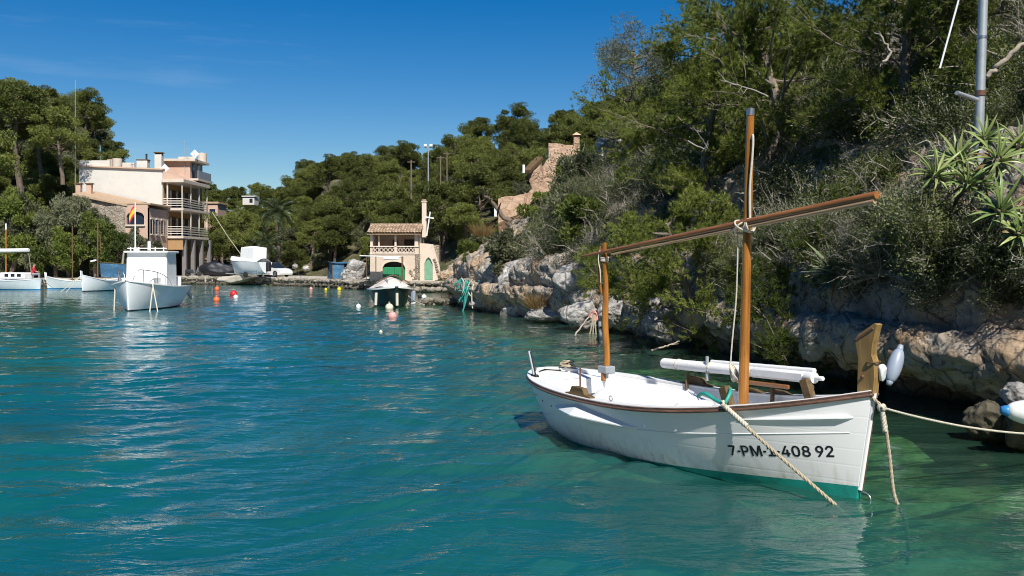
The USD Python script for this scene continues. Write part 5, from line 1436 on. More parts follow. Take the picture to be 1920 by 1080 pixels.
# dark covered shapes under the trees left of the trailer
vv, ff = rock((4.4, 2.0, 1.7), 81, 4, 4, .25)
tag(obj('covered_boat', (vv + [-30.5, 97.5, QZ + .75], ff), M['black'], None, True), 'dark covered boat in the shade under the trees left of the trailer', 'boat')
mc = thing('motor_scooter', 'dark motor scooter parked under the flats at the end of the quay', 'scooter', (-33.0, 96.6, QZ), .4)
for x in (-.55, .6):
    v, f = lathe([(.0, -.05), (.22, -.05), (.26, 0), (.22, .05), (0, .05)], 16); obj('wheel', (v @ Rw.T + [x, 0, .26], f), M['tyre'], mc, 40)
MB().add(hull_of([(-.8, -.14, .45), (-.8, .14, .45), (.1, -.16, .3), (.1, .16, .3), (-.75, -.14, .75), (-.75, .14, .75), (0, -.12, .72), (0, .12, .72)])).build('seat_body', M['black'], mc)
MB().add(hull_of([(.25, -.2, .3), (.25, .2, .3), (.45, -.18, .95), (.45, .18, .95), (.55, -.1, .9), (.5, .1, .4)])).build('front_shield', M['galv'], mc)
MB().bar((.62, 0, .3), (.42, 0, 1.02), .05, .05).build('fork', M['steel'], mc); MB().bar((.42, -.3, 1.04), (.42, .3, 1.04), .03, .03).build('handlebar', M['black'], mc)


# ------------------------------------------------------------------ the block of flats
M['flat_white'] = plain('white_render', (.58, .56, .51), .92, .06, .5, .15, 12, dirt=(.50, .43, .34), dirt_amt=.45)
M['flat_ochre'] = plain('ochre_render', (.36, .215, .10), .92, .1, .7, .15, 12)
M['flat_pink'] = plain('rose_render', (.52, .36, .27), .92, .1, .7, .15, 12, dirt=(.36, .26, .2), dirt_amt=.4)
M['ground_col'] = plain('grey_column', (.17, .16, .16), .9, .1, 2)
M['slab'] = plain('balcony_slab', (.55, .48, .40), .9, .1, 1.2, .1, 10)
M['rail'] = plain('balcony_rail', (.55, .50, .42), .7, .08, 3)
M['terrace_tile'] = plain('terrace_tile', (.44, .31, .20), .85, .2, 2.5, .5, 8, dirt=(.25, .18, .12), dirt_amt=.5)
fl = thing('block_of_flats', 'tall pale block of flats with a blank white end wall and open balconies', 'building', (0, 0, 0))
FY, xl, xr, xg = 100.0, -46.4, -37.45, -35.35
zr = 12.15
v, f = prism(shapely.Polygon([(xl, 0), (xr, 0), (xr, zr), (xl, zr + .35)]), .4); obj('end_wall', (v + [0, FY + .2, 0], f), M['flat_white'], fl)
MB().box(((xl + xr) / 2, FY + 6.6, 5.9), (xr - xl - .02, 12.4, 11.8)).build('core', M['flat_ochre'], fl)
MB().bar((xl - .1, FY + .1, zr + .42), (xr + .1, FY + .1, zr + .06), .7, .14).build('coping', M['flat_pink'], fl)
MB().box((xl + 1.55, FY + .35, zr + .55), (3.3, .3, 1.0)).build('parapet', M['flat_white'], fl)
MB().box((xl + 1.7, FY + .18, zr + .28), (2.2, .1, .16)).build('parapet_slot', M['dark'], fl)
MB().box((xl + 2.6, FY + 3.2, zr + .5), (10.2 - 6, .3, 1.2)).build('back_parapet', M['flat_white'], fl)
MB().box((-41, FY + 6, zr + .25), (7, .3, .9)).build('back_parapet', M['flat_pink'], fl)
LY = 8.4
for nm, z in (('upper_slab', 7.95), ('lower_slab', 4.95)):
    MB().box(((xr + xg) / 2 + .06, FY + LY / 2 + .05, z), (xg - xr + .12, LY, .26), 0, .01).build('balcony_slab', M['slab'], fl)
MB().box(((xr + xg) / 2 + .1, FY + LY / 2 - .1, 10.98), (xg - xr + .3, LY + .3, .34), 0, .01).build('roof_slab', M['slab'], fl)
v, f = prism(shapely.Polygon([(xr, 11.15), (xg + .2, 11.15), (xr, 12.1)]), LY); obj('lean_roof', (v + [0, FY + LY / 2 + .1, 0], f), M['flat_pink'], fl)
for z0, z1 in ((8.08, 10.82), (5.08, 7.82), (.6, 4.82)):
    for k in range(4):
        y = FY + .12 + k * 2.72
        if z0 < 1: MB().box((xg - .12, y + 1.0, (z0 + z1) / 2), (.42, .42, z1 - z0), 0, .02).build('column', M['ground_col'], fl)
        else: MB().box((xg - .03, y, (z0 + z1) / 2), (.10, .10, z1 - z0)).build('post', M['rail'], fl)
    if z0 > 1:
        MB().box((xr + .5, FY + .12, (z0 + z1) / 2), (.14, .14, z1 - z0)).build('post', M['rail'], fl)
        for j in range(4):
            z = z0 + .25 + .25 * j
            MB().box(((xr + xg) / 2, FY + .04, z), (xg - xr - .1, .05, .10)).build('railing', M['rail'], fl)
            MB().box((xg + .06, FY + LY / 2, z), (.05, LY - .1, .10)).build('railing', M['rail'], fl)
        for k in range(4):
            y = FY + 1.3 + 1.95 * k
            MB().box((xr + .04, y, z0 + 1.05), (.08, 1.0, 2.1), 0, .01).build('door', M['door_brown'], fl)
            MB().box((xr + .05, y + .95, z0 + 1.05), (.10, .5, 2.0), 0, .01).build('shutter', M['slab'], fl)
for k in range(3):
    MB().box((xr + .04, FY + 1.4 + 2.6 * k, 2.0), (.08, 1.9, 2.6), 0, .01).build('ground_door', M['door_brown'], fl)
MB().box(((xr + xg) / 2, FY + .3, 4.2), (xg - xr, .1, 1.2)).build('shade_board', M['flat_ochre'], fl)
MB().box((xr + .9, FY + 6, 2.4), (.1, 5.4, 3.6)).build('slatted_screen', M['old_wood'], fl)
# penthouse behind
MB().box((-37.7, FY + 7.2, 12.6), (2.9, 4.2, 2.6)).build('penthouse', M['flat_pink'], fl)
MB().box((-37.6, FY + 7.0, 13.72), (4.2, 5.0, .26), 0, .01).build('penthouse_roof', M['slab'], fl)
MB().box((-36.24, FY + 6.1, 12.5), (.08, .8, 2.0)).build('penthouse_window', M['window'], fl); MB().box((-36.24, FY + 7.9, 12.5), (.08, 1.0, 2.0)).build('penthouse_window', M['window'], fl)
MB().box((-35.7, FY + 7.0, 11.55), (1.0, 4.6, .22)).build('penthouse_balcony', M['slab'], fl); MB().box((-35.25, FY + 7.0, 12.1), (.06, 4.5, .9)).build('penthouse_railing', M['galv'], fl)
ch = MB().box((-38.15, FY + .9, 13.0), (.75, .7, 1.75), 0, .02).build('chimney', M['flat_white'], fl)
for k in range(3): MB().box((-38.42 + .27 * k, FY + .9, 13.95), (.12, .6, .16)).build('chimney_pot', M['old_wood'], ch)
MB().box((-38.15, FY + .9, 14.08), (.9, .85, .10), 0, .01).build('chimney_cap', M['old_wood'], ch)
c2 = MB().box((-40.1, FY + 1.5, 12.75), (1.15, .8, 1.1), 0, .02).build('chimney', M['flat_white'], fl)
MB().box((-40.1, FY + 1.5, 13.36), (1.25, .9, .10)).build('chimney_cap', M['old_wood'], c2); obj('flue', tube([(-39.75, FY + 1.5, 13.3), (-39.75, FY + 1.5, 14.0), (-39.75, FY + 1.5, 14.02)], [.1, .1, .16], 8), M['black'], c2)
obj('water_tank', (lambda vf: (vf[0] + [-42.9, FY + 1.4, 12.3], vf[1]))(lathe([(0, 0), (.5, 0), (.52, 1.15), (.45, 1.2), (0, 1.22)], 18)), M['slab'], fl, 40)
MB().box((-43.6, FY + 2.4, 12.9), (1.2, 1.0, 1.2)).build('roof_hut', M['flat_pink'], fl)
obj('water_tank', (lambda vf: (vf[0] + [-36.2, FY + 9, 13.85], vf[1]))(lathe([(0, 0), (.55, 0), (.55, 1.1), (0, 1.2)], 18)), M['slab'], fl, 40)
MB().box((-37.6, FY + 8, 14.2), (2.0, .12, .5)).build('roof_frame', M['rail'], fl)
def dish(c, r, sq=False):
    d = MB().add(hull_of([(-r, 0, 0), (r, 0, 0), (0, .05, r), (0, .05, -r), (-.5 * r, .1, .5 * r), (.5 * r, .1, -.5 * r)]), None, c).build('dish', M['white'], fl)
    obj('dish_arm', tube([np.array(c), np.array(c) + [0, -.35, -.05]], .02, 6), M['galv'], d); obj('dish_mast', tube([np.array(c) + [0, .1, 0], np.array(c) + [0, .1, -r - .6]], .03, 6), M['galv'], d)
dish((-35.6, FY + 4.7, 14.4), .5); dish((-37.4, FY + .5, 12.35), .5)
for x, y, h in ((-36.8, 5, 16.0), (-37.3, 7, 15.4), (-39.2, 5, 14.6), (-41.6, 2, 14.3), (-45.4, 3, 14.0), (-42.2, 4, 14.2)):
    an_ = obj('aerial', tube([(x, FY + y, 12.2), (x, FY + y, h)], .022, 5), M['galv'], fl)
    MB().bar((x - .3, FY + y, h - .15), (x + .3, FY + y, h - .1), .02, .02).build('aerial_bar', M['galv'], an_)
# the lower wing with stone gable and pink front
wg = thing('lower_wing', 'low stone and rose wing with an arched window in front of the white flats wall', 'building', (0, 0, 0))
GY = 94.5
def X_(px, D): return (px - 960) / F * D
def Z_(py, D): return EYE - (py - HORIZON) / F * D
xa, xb_, xc = X_(202, GY), X_(235, GY), X_(277, GY)
v, f = prism(shapely.Polygon([(xa - 1.9, 0), (xb_, 0), (xb_, Z_(385, GY)), (xa - 1.9, Z_(388, GY))]), .4); obj('stone_wall', (v + [0, GY + .2, 0], f), M['rubble'], wg)
win = shapely.Polygon(arch_poly(X_(237, GY), X_(270, GY), Z_(421, GY), Z_(405, GY), Z_(397, GY)))
v, f = prism(shapely.Polygon([(xb_ + .01, 0), (xc, 0), (xc, Z_(383, GY)), (xb_ + .01, Z_(385, GY))]).difference(win), .4); obj('front_wall', (v + [0, GY + .2, 0], f), M['flat_pink'], wg)
pane = obj('arched_window', (lambda vf: (vf[0] + [0, GY + .3, 0], vf[1]))(prism(win, .05)), M['window'], wg)
MB().box(((X_(237, GY) + X_(270, GY)) / 2, GY + .22, (Z_(421, GY) + Z_(397, GY)) / 2), (.06, .08, 1.2)).build('mullion', M['door_brown'], pane)
MB().box(((X_(236, GY) + X_(272, GY)) / 2, GY - .06, Z_(423, GY)), (1.95, .2, .14), 0, .01).build('sill', M['rail'], wg)
xs0 = xc
MB().box((xs0 - .15, GY + 2.7, 3.9), (.3, 5.3, 7.75)).build('side_wall', M['flat_pink'], wg)
for k in range(3):
    y = GY + 1.1 + 1.45 * k
    ww = MB().box((xs0 + .03, y, 5.9), (.08, .8, 1.5), 0, .01).build('window', M['window'], wg)
    MB().box((xs0 + .05, y, 6.72), (.12, .95, .14)).build('lintel', M['rail'], ww); MB().box((xs0 + .08, y, 5.1), (.2, 1.0, .10)).build('sill', M['rail'], ww)
    MB().box((xs0 + .08, y, 5.9), (.05, .06, 1.5)).build('mullion', M['rail'], ww)
MB().box(((xb_ + xc) / 2 + .05, GY + 2.7, Z_(383, GY) + .05), (xc - xb_ + .5, 5.5, .16), 0, .01).build('flat_roof', M['terrace_tile'], wg)
rf = MB().add(hull_of([(xa - 3.6, GY + .1, Z_(362, GY)), (xa - 3.6, GY + .1, Z_(366, GY)), (xb_ + .2, GY - .1, Z_(384, GY)), (xb_ + .2, GY - .1, Z_(387, GY)), (xa - 3.6, GY + 5, Z_(362, GY) + .6), (xb_ + .2, GY + 5, Z_(384, GY) + .6), (xa - 3.6, GY + 5, Z_(366, GY) + .6), (xb_ + .2, GY + 5, Z_(387, GY) + .6)])).build('tiled_roof', M['terrace_tile'], wg)
v, f = prism(shapely.Polygon([(xa - 3.6, 5), (xb_, 5), (xb_, Z_(386, GY)), (xa - 3.6, Z_(365, GY))]), .3); obj('gable', (v + [0, GY + .5, 0], f), M['rubble'], wg)
for px in (148, 168):
    c = obj('chimney', (lambda vf: (vf[0] + [X_(px, 97), 97, Z_(360, 97)], vf[1]))(bevel_box((.5, .5, 1.6), .02)), M['flat_pink'], wg)
    MB().box((X_(px, 97), 97, Z_(360, 97) + .86), (.7, .7, .12)).build('chimney_cap', M['old_wood'], c)
# small house behind the flats
bk = thing('house_behind', 'small grey house half hidden between the flats and the valley trees', 'house', (X_(404, 135), 135, 3.6))
MB().box((0, 0, 3), (1.9, 4, 8)).build('wall', M['flat_pink'], bk); MB().box((0, 0, 7.1), (2.3, 4.4, .25)).build('roof', M['terrace_tile'], bk)
MB().box((.2, -2.03, 5.6), (.8, .08, 1.2)).build('window', M['window'], bk)
hw = thing('house_behind', 'tiny white house among the trees on the far ridge', 'house', P(470, 376, 178))
MB().box((0, 0, -.2), (2.2, 3, 1.4)).build('wall', M['flat_white'], hw); MB().box((0, 0, .7), (2.5, 3.4, .2)).build('roof', M['flat_white'], hw)
MB().box((.5, -1.55, -.1), (.6, .08, .7)).build('window', M['window'], hw)

# ------------------------------------------------------------------ rough earth coloured walls up the slope
M['wall_rose'] = rock_mat('rough_earth_wall', (.33, .21, .13), (.52, .37, .26), (.56, .44, .33), (.16, .10, .07), 1.5, .6)
M['wall_cap'] = plain('wall_cap', (.46, .34, .25), .9, .15, 2, .3, 12)
th_ = thing('terrace_walls', 'rough terracotta coloured walls climbing the slope to a small hooded chimney', 'wall', (0, 0, 0))
def rough_wall(cs, seed, n=26, amp=.28, cap=True):
    """A weathered sloping wall between four corners (bl, br, tr, tl), thick behind."""
    C = [np.array(P(*q)) for q in cs]
    u, v = np.meshgrid(np.linspace(0, 1, n), np.linspace(0, 1, n), indexing='ij')
    p = (C[0] * (1 - u)[..., None] + C[1] * u[..., None]) * (1 - v)[..., None] + (C[3] * (1 - u)[..., None] + C[2] * u[..., None]) * v[..., None]
    nn = unit(np.cross(C[1] - C[0], C[3] - C[0])); nn = nn if nn[1] < 0 else -nn
    d = amp * 2 * (meshkit.fbm(p * .9 + seed, 5, seed) - .5) - .12 * np.abs(meshkit.fbm(p * 2.6 + seed, 3, seed + 4) - .5)
    p = p + nn * d[..., None]
    p[:, -1, 2] += .12 * (meshkit.noise(p[:, -1] * 1.4, seed) - .5)
    edge = np.concatenate([p[:, 0], p[-1, 1:], p[::-1, -1][1:], p[0, ::-1][1:]])
    back = edge - nn * .9 - [0, 0, .25]
    m = MB(); m.add(grid_mesh(p)); m.add(grid_mesh(np.stack([back, edge], 1)))
    m.build('wall', M['wall_rose'], th_, 35)
    if cap: obj('wall_cap', tube(p[:, -1] - nn * .1, .10, 6), M['wall_cap'], th_, 40)
rough_wall([(934, 418, 55), (985, 398, 55.5), (985, 362, 57), (934, 372, 56.5)], 3)
rough_wall([(983, 398, 55.6), (1032, 378, 57), (1048, 318, 63.5), (983, 362, 57.1)], 5, cap=False)
rough_wall([(1004, 334, 62), (1072, 318, 65), (1090, 292, 68), (1030, 292, 67)], 7, cap=False)
rough_wall([(1029, 296, 67), (1084, 298, 68.2), (1078, 270, 71), (1029, 266, 70.5)], 9)
MB().bar(P(987, 322, 61), P(1012, 297, 63.5), .5, .28, .03).build('beam', M['old_wood'], th_)
rough_wall([(988, 326, 61.5), (1012, 314, 62), (1014, 302, 64), (990, 320, 63.5)], 11, 12, .1, False)
for px, py, D in ((929, 398, 55.2), (982, 317, 61)): MB().box(P(px, py, D), (.16, .16, .55), 0, .02).build('corner_post', M['white'], th_)
c = P(1081, 272, 71)
MB().box(c + [0, 0, .1], (.45, .45, 1.2), 0, .02).build('chimney', M['wall_rose'], th_)
MB().add(hull_of([(-.35, -.35, 0), (.35, -.35, 0), (.35, .35, 0), (-.35, .35, 0), (0, 0, .28)]), None, c + [0, 0, .72]).build('chimney_hood', M['tile'][0], th_)
# poles on the hill and the slope
def pole(name, lb, cat, px, pb, pt, D, r, m_='galv', top=None):
    a, b = P(px, pb, D), P(px, pt, D)
    t = thing(name, lb, cat, a)
    obj('shaft', tube([(0, 0, -1.0), (0, 0, b[2] - a[2])], [r, r * .8], 8), M[m_], t, 40)
    return t, b[2] - a[2]
t, h = pole('lamp_mast', 'tall thin floodlight mast on the hill behind the boathouse chimney', 'mast', 803, 372, 277, 92, .07)
MB().box((0, 0, h + .05), (.75, .12, .1)).build('cross_bar', M['galv'], t)
for x in (-.28, .28): MB().box((x, -.1, h + .22), (.3, .2, .26), 0, .03).build('floodlight', M['white'], t)
for px, pb, pt, D, r, lb in ((771, 355, 300, 95, .10, 'short rough wooden pole left of the floodlight mast'), (826, 362, 292, 94, .08, 'wooden pole just right of the floodlight mast'), (838, 352, 284, 96, .08, 'rightmost wooden pole on the hill behind the boathouse')):
    t, h = pole('wooden_pole', lb, 'pole', px, pb, pt, D, r, 'bark')
    MB().bar((-.4, 0, h - .2), (.4, 0, h - .2), .06, .08).build('cross_arm', M['bark'], t)
t, h = pole('radio_mast', 'tall thin radio mast rising behind the trees left of the flats', 'mast', 141, 330, 150, 99, .035)
MB().bar((0, 0, h * .45), (1.0, 0, h * .44), .03, .03).build('side_arm', M['galv'], t)
# grey pole on the right with its pipe and wires
gp = thing('utility_pole', 'thick grey metal pole standing in the brush at the upper right', 'pole', P(1836, 245, 16.5))
top = P(1846, -80, 16.5) - P(1836, 245, 16.5)
obj('shaft', tube([np.array([-.02, 0, -1.0]), np.zeros(3), top], .078, 16), M['galv'], gp, 40)
obj('clamp', tube([top * .53, top * .545], .086, 16), M['steel'], gp, 40)
obj('clamp', tube([top * .20, top * .23], .092, 16), M['rail_brown'], gp, 40)
pp = thing('pipe', 'short pale blue pipe reaching out left from the grey pole', 'pipe', P(1828, 188, 16.4))
obj('tube', tube([P(1832, 187, 16.4) - P(1828, 188, 16.4), P(1794, 174, 16.0) - P(1828, 188, 16.4)], .038, 10), M['galv'], pp, 40)
wr = thing('white_rod', 'thin white rod slanting through the branches left of the grey pole', 'rod', P(1762, 128, 17))
obj('rod', tube([np.zeros(3), P(1800, -10, 17) - P(1762, 128, 17)], .018, 6), M['white'], wr)
wi = thing('guy_wire', 'thin guy wire running down from the flats to the boat on the trailer', 'wire', (0, 0, 0))
obj('wire', tube([P(398, 398, 104), P(425, 440, 98), P(458, 486, 93)], .025, 5), M['rope_pale'], wi)

# ------------------------------------------------------------------ the other boats
def on_water(px, py):
    D = EYE * F / (py - HORIZON)
    return np.array([(px - 960) / F * D, D, 0.0])
M['hull_shade'] = plain('shade_tinted_hull', (.62, .68, .70), .4, .05, 2, dirt=(.45, .48, .48), dirt_amt=.3)  # white hull colour with bluish shade mixed in
M['navy'] = plain('dark_hull', (.015, .03, .035), .3, .2, 2)
M['flag_red'] = plain('flag_red', (.55, .03, .03), .8, .1, 5)
M['flag_yellow'] = plain('flag_yellow', (.75, .48, .02), .8, .1, 5)
# cabin boat
ha = math.radians(-84)
st = on_water(240, 584)
hc = Hull(-4.0, 3.2, -.15, .35, 3.0, 1.05, 1.40, .95, .5, .85, .5, .55, .03, .36, .6)
org = st - rotz(ha) @ np.array([3.35, 0, 0]); org[2] = 0
cbt = thing('cabin_boat', 'white fishing boat with a tall white canvas wheelhouse, moored in the middle of the cove', 'cabin boat', org, ha)
hc.shell(lambda s: 0 * s + .06, None, 60, 24).build('hull', M['white_hull'], cbt, 40)
hc.shell(None, lambda s: 0 * s + .06, 60, 12).build('bottom_paint', M['black'], cbt, 40)
hc.cap(.05, .12, .06).build('cap_rail', M['white'], cbt, 30)
obj('deck', hc.deck(.01, .985, lambda s: hc.zs(s) - .10, .05, crown=.05), M['white'], cbt, True)
obj('transom', (lambda g: g)(grid_mesh(np.stack([hc.pos(0.0, np.linspace(.05, 1, 12), -1), hc.pos(0.0, np.linspace(.05, 1, 12), 1)], 1))), M['white_hull'], cbt)
def rounded_house(x0, x1, w, z0, z1, rake=.15):
    c = [(x0, -w, z0), (x0, w, z0), (x1, -w, z0), (x1, w, z0), (x0 + .05, -w * .97, z1), (x0 + .05, w * .97, z1), (x1 - rake, -w * .97, z1), (x1 - rake, w * .97, z1)]
    return hull_of([np.array(p) + np.array([sx, sy, 0]) * .05 for p in c for sx, sy in ((1, 0), (-1, 0), (0, 1), (0, -1))])
obj('trunk_cabin', rounded_house(-.4, 2.0, .72, .85, 1.55, .25), M['white'], cbt)
obj('wheelhouse', rounded_house(-1.6, .35, .95, .9, 2.78), M['white_cloth'], cbt)
MB().box((-.65, 0, 2.82), (2.3, 2.14, .10), 0, .03).build('wheelhouse_roof', M['white'], cbt)
MB().add(sheet((.40, -.92, 1.75), (0, 1.84, 0), (.0, 0, -.55), amp=.05)).build('canvas_flap', M['white_cloth'], cbt, True)
for y in (-.8, -.4, .4, .8):
    obj('roof_post', tube([(.2, y, 2.85), (.2, y, 3.06)], .03, 6), M['white'], cbt)
MB().bar((.2, -.95, 3.0), (.2, .95, 3.0), .05, .05).build('roof_rail', M['white'], cbt)
obj('horn', tube([(.0, .05, 2.85), (.0, .05, 3.35), (.0, .05, 3.36)], [.08, .08, .05], 10), M['white'], cbt)
MB().box((.1, -.55, 2.95), (.25, .22, .18), 0, .03).build('searchlight', M['white'], cbt)
fp = obj('flag_pole', tube([(-.3, -.72, 2.8), (-.3, -.72, 5.15), (-.3, -.72, 5.35)], [.035, .03, .02], 8), M['white'], cbt)
for k, (mm, a, b) in enumerate((('flag_red', .0, .14), ('flag_yellow', .14, .40), ('flag_red', .40, .55))):
    q = np.array([[[-.3 - .02 * math.sin(6 * u_), -.72 - .55 * u_ * .55 + .02 * math.sin(9 * u_), 5.32 - v_ - .55 * u_] for v_ in (a, (a + b) / 2, b)] for u_ in np.linspace(0, 1, 8)])
    obj('flag_stripe', grid_mesh(q), M[mm], fp, True)
for y, x in ((.95, 1.0), (.95, .35)):
    pass
for sd in (-1, 1):
    rp = curve([(3.2, sd * .15, 1.38), (2.9, sd * .40, 1.95), (2.0, sd * .85, 1.85), (.9, sd * 1.14, 1.55), (.2, sd * 1.22, 1.1)], 24)
    obj('bow_rail', tube(rp, .022, 6), M['steel'], cbt, True)
    for k in (6, 12, 17): obj('rail_post', tube([rp[k], [rp[k][0], rp[k][1], 1.05]], .018, 6), M['steel'], cbt)
for x in (.9, 1.5):
    for sd in (-1, 1): obj('porthole', tube([(x, sd * .715, 1.25), (x, sd * .735, 1.25)], .14, 14), M['glass'], cbt)
for k in range(3):
    y = .95 - .1 * k
    MB().box((-2.4 - .25 * k, y, 1.25), (.16, .16, .55), 0, .02).build('stern_gear', M['white'], cbt)
MB().bar((-3.2, 1.05, .85), (-3.55, 1.35, .35), .12, .16, .02).build('outboard_engine', M['galv'], cbt)
ysc = hc.surf_y()
m = MB()
g_ = rs(9)
for k in range(9):
    X_k = np.array([.55, .63]) + .10 * k
    for zz in (.62, .70):
        pass
lb_pts = []
ropes = thing('mooring_rope', 'pair of white mooring ropes from the bow of the cabin boat into the water', 'rope')
Rc = rotz(ha)
for sd, x0, ex in ((1, 2.6, (.7, .75)), (1, 2.45, (.85, .1))):
    a = Rc @ np.array([x0, sd * 1.0 * float(hc.pos(.86, 1, 1)[1]) + .03, 1.3]) + org
    b = a + Rc @ np.array([ex[0], ex[1] * .6, 0]); b[2] = -.1
    obj('line', tube(np.linspace(a, b, 6), .028, 6), M['rope_pale'], ropes)
r5 = thing('mooring_rope', 'single white rope hanging from the left bow of the cabin boat', 'rope')
a = Rc @ np.array([2.3, -.90, 1.25]) + org; obj('line', tube([a, a + [.05, -.25, -1.35]], .03, 6), M['rope_pale'], r5)

# three small boats at the left quay
def small_boat(lb, px, py, head, L, B, fb, hullm, mast_px=None, mast_top=None, cabin=False, seed=0, mast_m='old_wood'):
    o = on_water(px, py); o[2] = 0
    hh_ = Hull(-L / 2, L / 2, -.1, .2, B, fb * .8, fb * 1.35, fb * .95, .3, .95, .62, 0, .03, .36, .55)
    t = thing('moored_boat', lb, 'boat', o, head)
    hh_.shell(lambda s: 0 * s + .07, None, 50, 18).build('hull', M[hullm], t, 40)
    hh_.shell(None, lambda s: 0 * s + .07, 50, 8).build('bottom_paint', M['fender_blue' if hullm != 'white_hull' else 'black'], t, 40)
    hh_.cap(.03, .15, .05).build('cap_rail', M['white'], t, 30)
    obj('deck', hh_.deck(.01, .985, lambda s: hh_.zs(s) - .12, .03), M['white'], t)
    obj('stem_post', prism(shapely.Polygon([(L / 2 + .05, fb), (L / 2 + .22, fb), (L / 2 + .3, fb * 1.35 + .35), (L / 2 + .1, fb * 1.35 + .3)]), .1), M['white'], t)
    return t, o, hh_
b1, o1, _ = small_boat('white boat with a low cabin and rolled white sail at the far left', 22, 543, math.radians(168), 5.4, 2.0, .95, 'hull_shade')
MB().box((-.5, 0, 1.15), (2.4, 1.2, .55), 0, .08).build('cabin', M['white'], b1)
for x in (-1.2, -.6, 0): MB().box((x, .61, 1.2), (.35, .04, .25), 0, .01).build('window', M['glass'], b1)
for x in (-1.2, -.6, 0): MB().box((x, -.61, 1.2), (.35, .04, .25), 0, .01).build('window', M['glass'], b1)
ms = obj('mast', tube([(.55, 0, .8), (.55, 0, 5.0)], .06, 8), M['mast'], b1)
obj('mast_top', tube([(.55, 0, 5.0), (.55, 0, 5.5)], .065, 8), M['white'], ms)
obj('rolled_sail', tube([(2.6, .1, 3.25), (.5, .1, 3.25), (-1.7, .1, 3.28)], .15, 8), M['white_cloth'], b1, 40)
obj('stay', tube([(-1.6, 0, 3.2), (-1.9, 0, 1.1)], .02, 5), M['rope'], b1)
b2, o2, _ = small_boat('shade-tinted pale boat with a bare dark mast, second from the left', 143, 541, math.radians(200), 4.4, 1.6, .80, 'hull_shade')
obj('mast', tube([(.3, 0, .5), (.3, 0, 5.4)], .05, 8), M['old_wood'], b2)
b3, o3, h3 = small_boat('white boat with its bow to the front and a dark blue canopy', 190, 545, math.radians(-98), 5.0, 1.9, .95, 'white_hull')
obj('mast', tube([(.5, 0, .6), (.5, 0, 5.4)], .06, 8), M['old_wood'], b3); obj('mast', tube([(.35, .2, 3.0), (.35, .1, 4.4)], .04, 8), M['old_wood'], b3)
obj('canopy', sheet((.3, .05, 2.2), (-1.4, 1.4, -.1), (-.2, 0, -1.1), amp=.12), M["tarp"], b3, True)
obj('canopy_pole', tube([(.4, .0, 2.3), (-1.2, 1.5, 2.1)], .03, 6), M['old_wood'], b3); obj('canopy_post', tube([(-1.2, 1.5, .6), (-1.2, 1.5, 2.1)], .05, 6), M['old_wood'], b3)
MB().bar((.55, -.1, 2.45), (.6, -.55, 2.35), .1, .12).build('buoy_light', M['fender_white'], b3)
r6 = thing('mooring_rope', 'white ropes from the bow of the bow-on boat fanning out to the water', 'rope')
for dx in (-1.5, -1.0):
    a = rotz(math.radians(-98)) @ np.array([2.4, -.2, 1.25]) + o3; obj('line', tube([a, a + [dx * .9, -.6, -1.3]], .025, 5), M['rope_pale'], r6)
r7 = thing('mooring_rope', 'rope from the stern of the leftmost boat slanting into the water', 'rope')
a = P(82, 527, 77); obj('line', tube([a, P(100, 540, 78)], .025, 5), M['rope_pale'], r7)
# the mast that stands behind, and a leaning post on the shore
for px, pb, pt, D, lb in ((229, 520, 474, 84, 'leaning weathered post on the shore behind the cabin boat'), (212, 520, 500, 83, 'short grey post on the shore behind the bow-on boat')):
    a, b = P(px - 3, pb, D), P(px + 3, pt, D)
    t = thing('shore_post', lb, 'post', a); obj('shaft', tube([np.zeros(3) - [0, 0, .5], b - a], [.12, .08], 8), M['dead_wood'], t)
# person in red on the leftmost boat
def body(joints, bones):
    from manifold3d import Manifold
    out = []
    for a, b in bones:
        ms_ = []
        for k in (a, b):
            c, r = joints[k]
            ms_.append(Manifold.sphere(r, 20).translate(c))
        out.append(Manifold.batch_hull(ms_))
    m = Manifold.batch_boolean(out, __import__('manifold3d').OpType.Add)
    mm = m.refine_to_length(.05).to_mesh()
    t = trimesh.Trimesh(mm.vert_properties[:, :3], mm.tri_verts)
    trimesh.smoothing.filter_taubin(t, iterations=6)
    return np.array(t.vertices), np.array(t.faces)
M['skin'] = plain('skin', (.45, .26, .18), .6, .08, 6)
M['red_shirt'] = plain('red_shirt', (.42, .02, .03), .85, .1, 5)
M['trousers'] = plain('grey_trousers', (.22, .22, .24), .9, .1, 5)
M['hair'] = plain('hair', (.05, .035, .025), .8, .2, 20)
ps = thing('person', 'person in a red shirt sitting on the stern of the leftmost boat', 'person', P(62, 514, 77.3) - [0, 0, .12], math.radians(20))
J = {'hip': ((0, 0, .12), .15), 'waist': ((0, .02, .35), .135), 'chest': ((.03, .02, .55), .155), 'neck': ((.06, 0, .72), .06), 'head': ((.10, 0, .86), .10), 'crown': ((.09, 0, .92), .095),
     'ls': ((.03, .17, .62), .062), 'rs': ((.03, -.17, .62), .062), 'le': ((.14, .25, .38), .046), 're': ((.14, -.25, .38), .046), 'lh': ((.36, .16, .30), .034), 'rh': ((.36, -.16, .30), .034),
     'lk': ((.44, .12, .14), .07), 'rk': ((.44, -.12, .14), .07), 'lt': ((.0, .1, .12), .10), 'rt': ((.0, -.1, .12), .10), 'la': ((.48, .12, -.26), .05), 'ra': ((.48, -.12, -.26), .05), 'lf': ((.62, .12, -.31), .04), 'rf': ((.62, -.12, -.31), .04)}
for sd, k in ((1, 'l'), (-1, 'r')):
    for j, (dx, dy, dz) in enumerate(((.10, .02, -.02), (.11, .0, -.03), (.10, -.02, -.02), (.085, -.035, -.01))):
        J[f'{k}f{j}'] = ((.36 + dx, sd * (.16 + dy), .30 + dz), .010)
    J[f'{k}th'] = ((.40, sd * .115, .32), .011); J[f'{k}palm'] = ((.40, sd * .16, .29), .030)
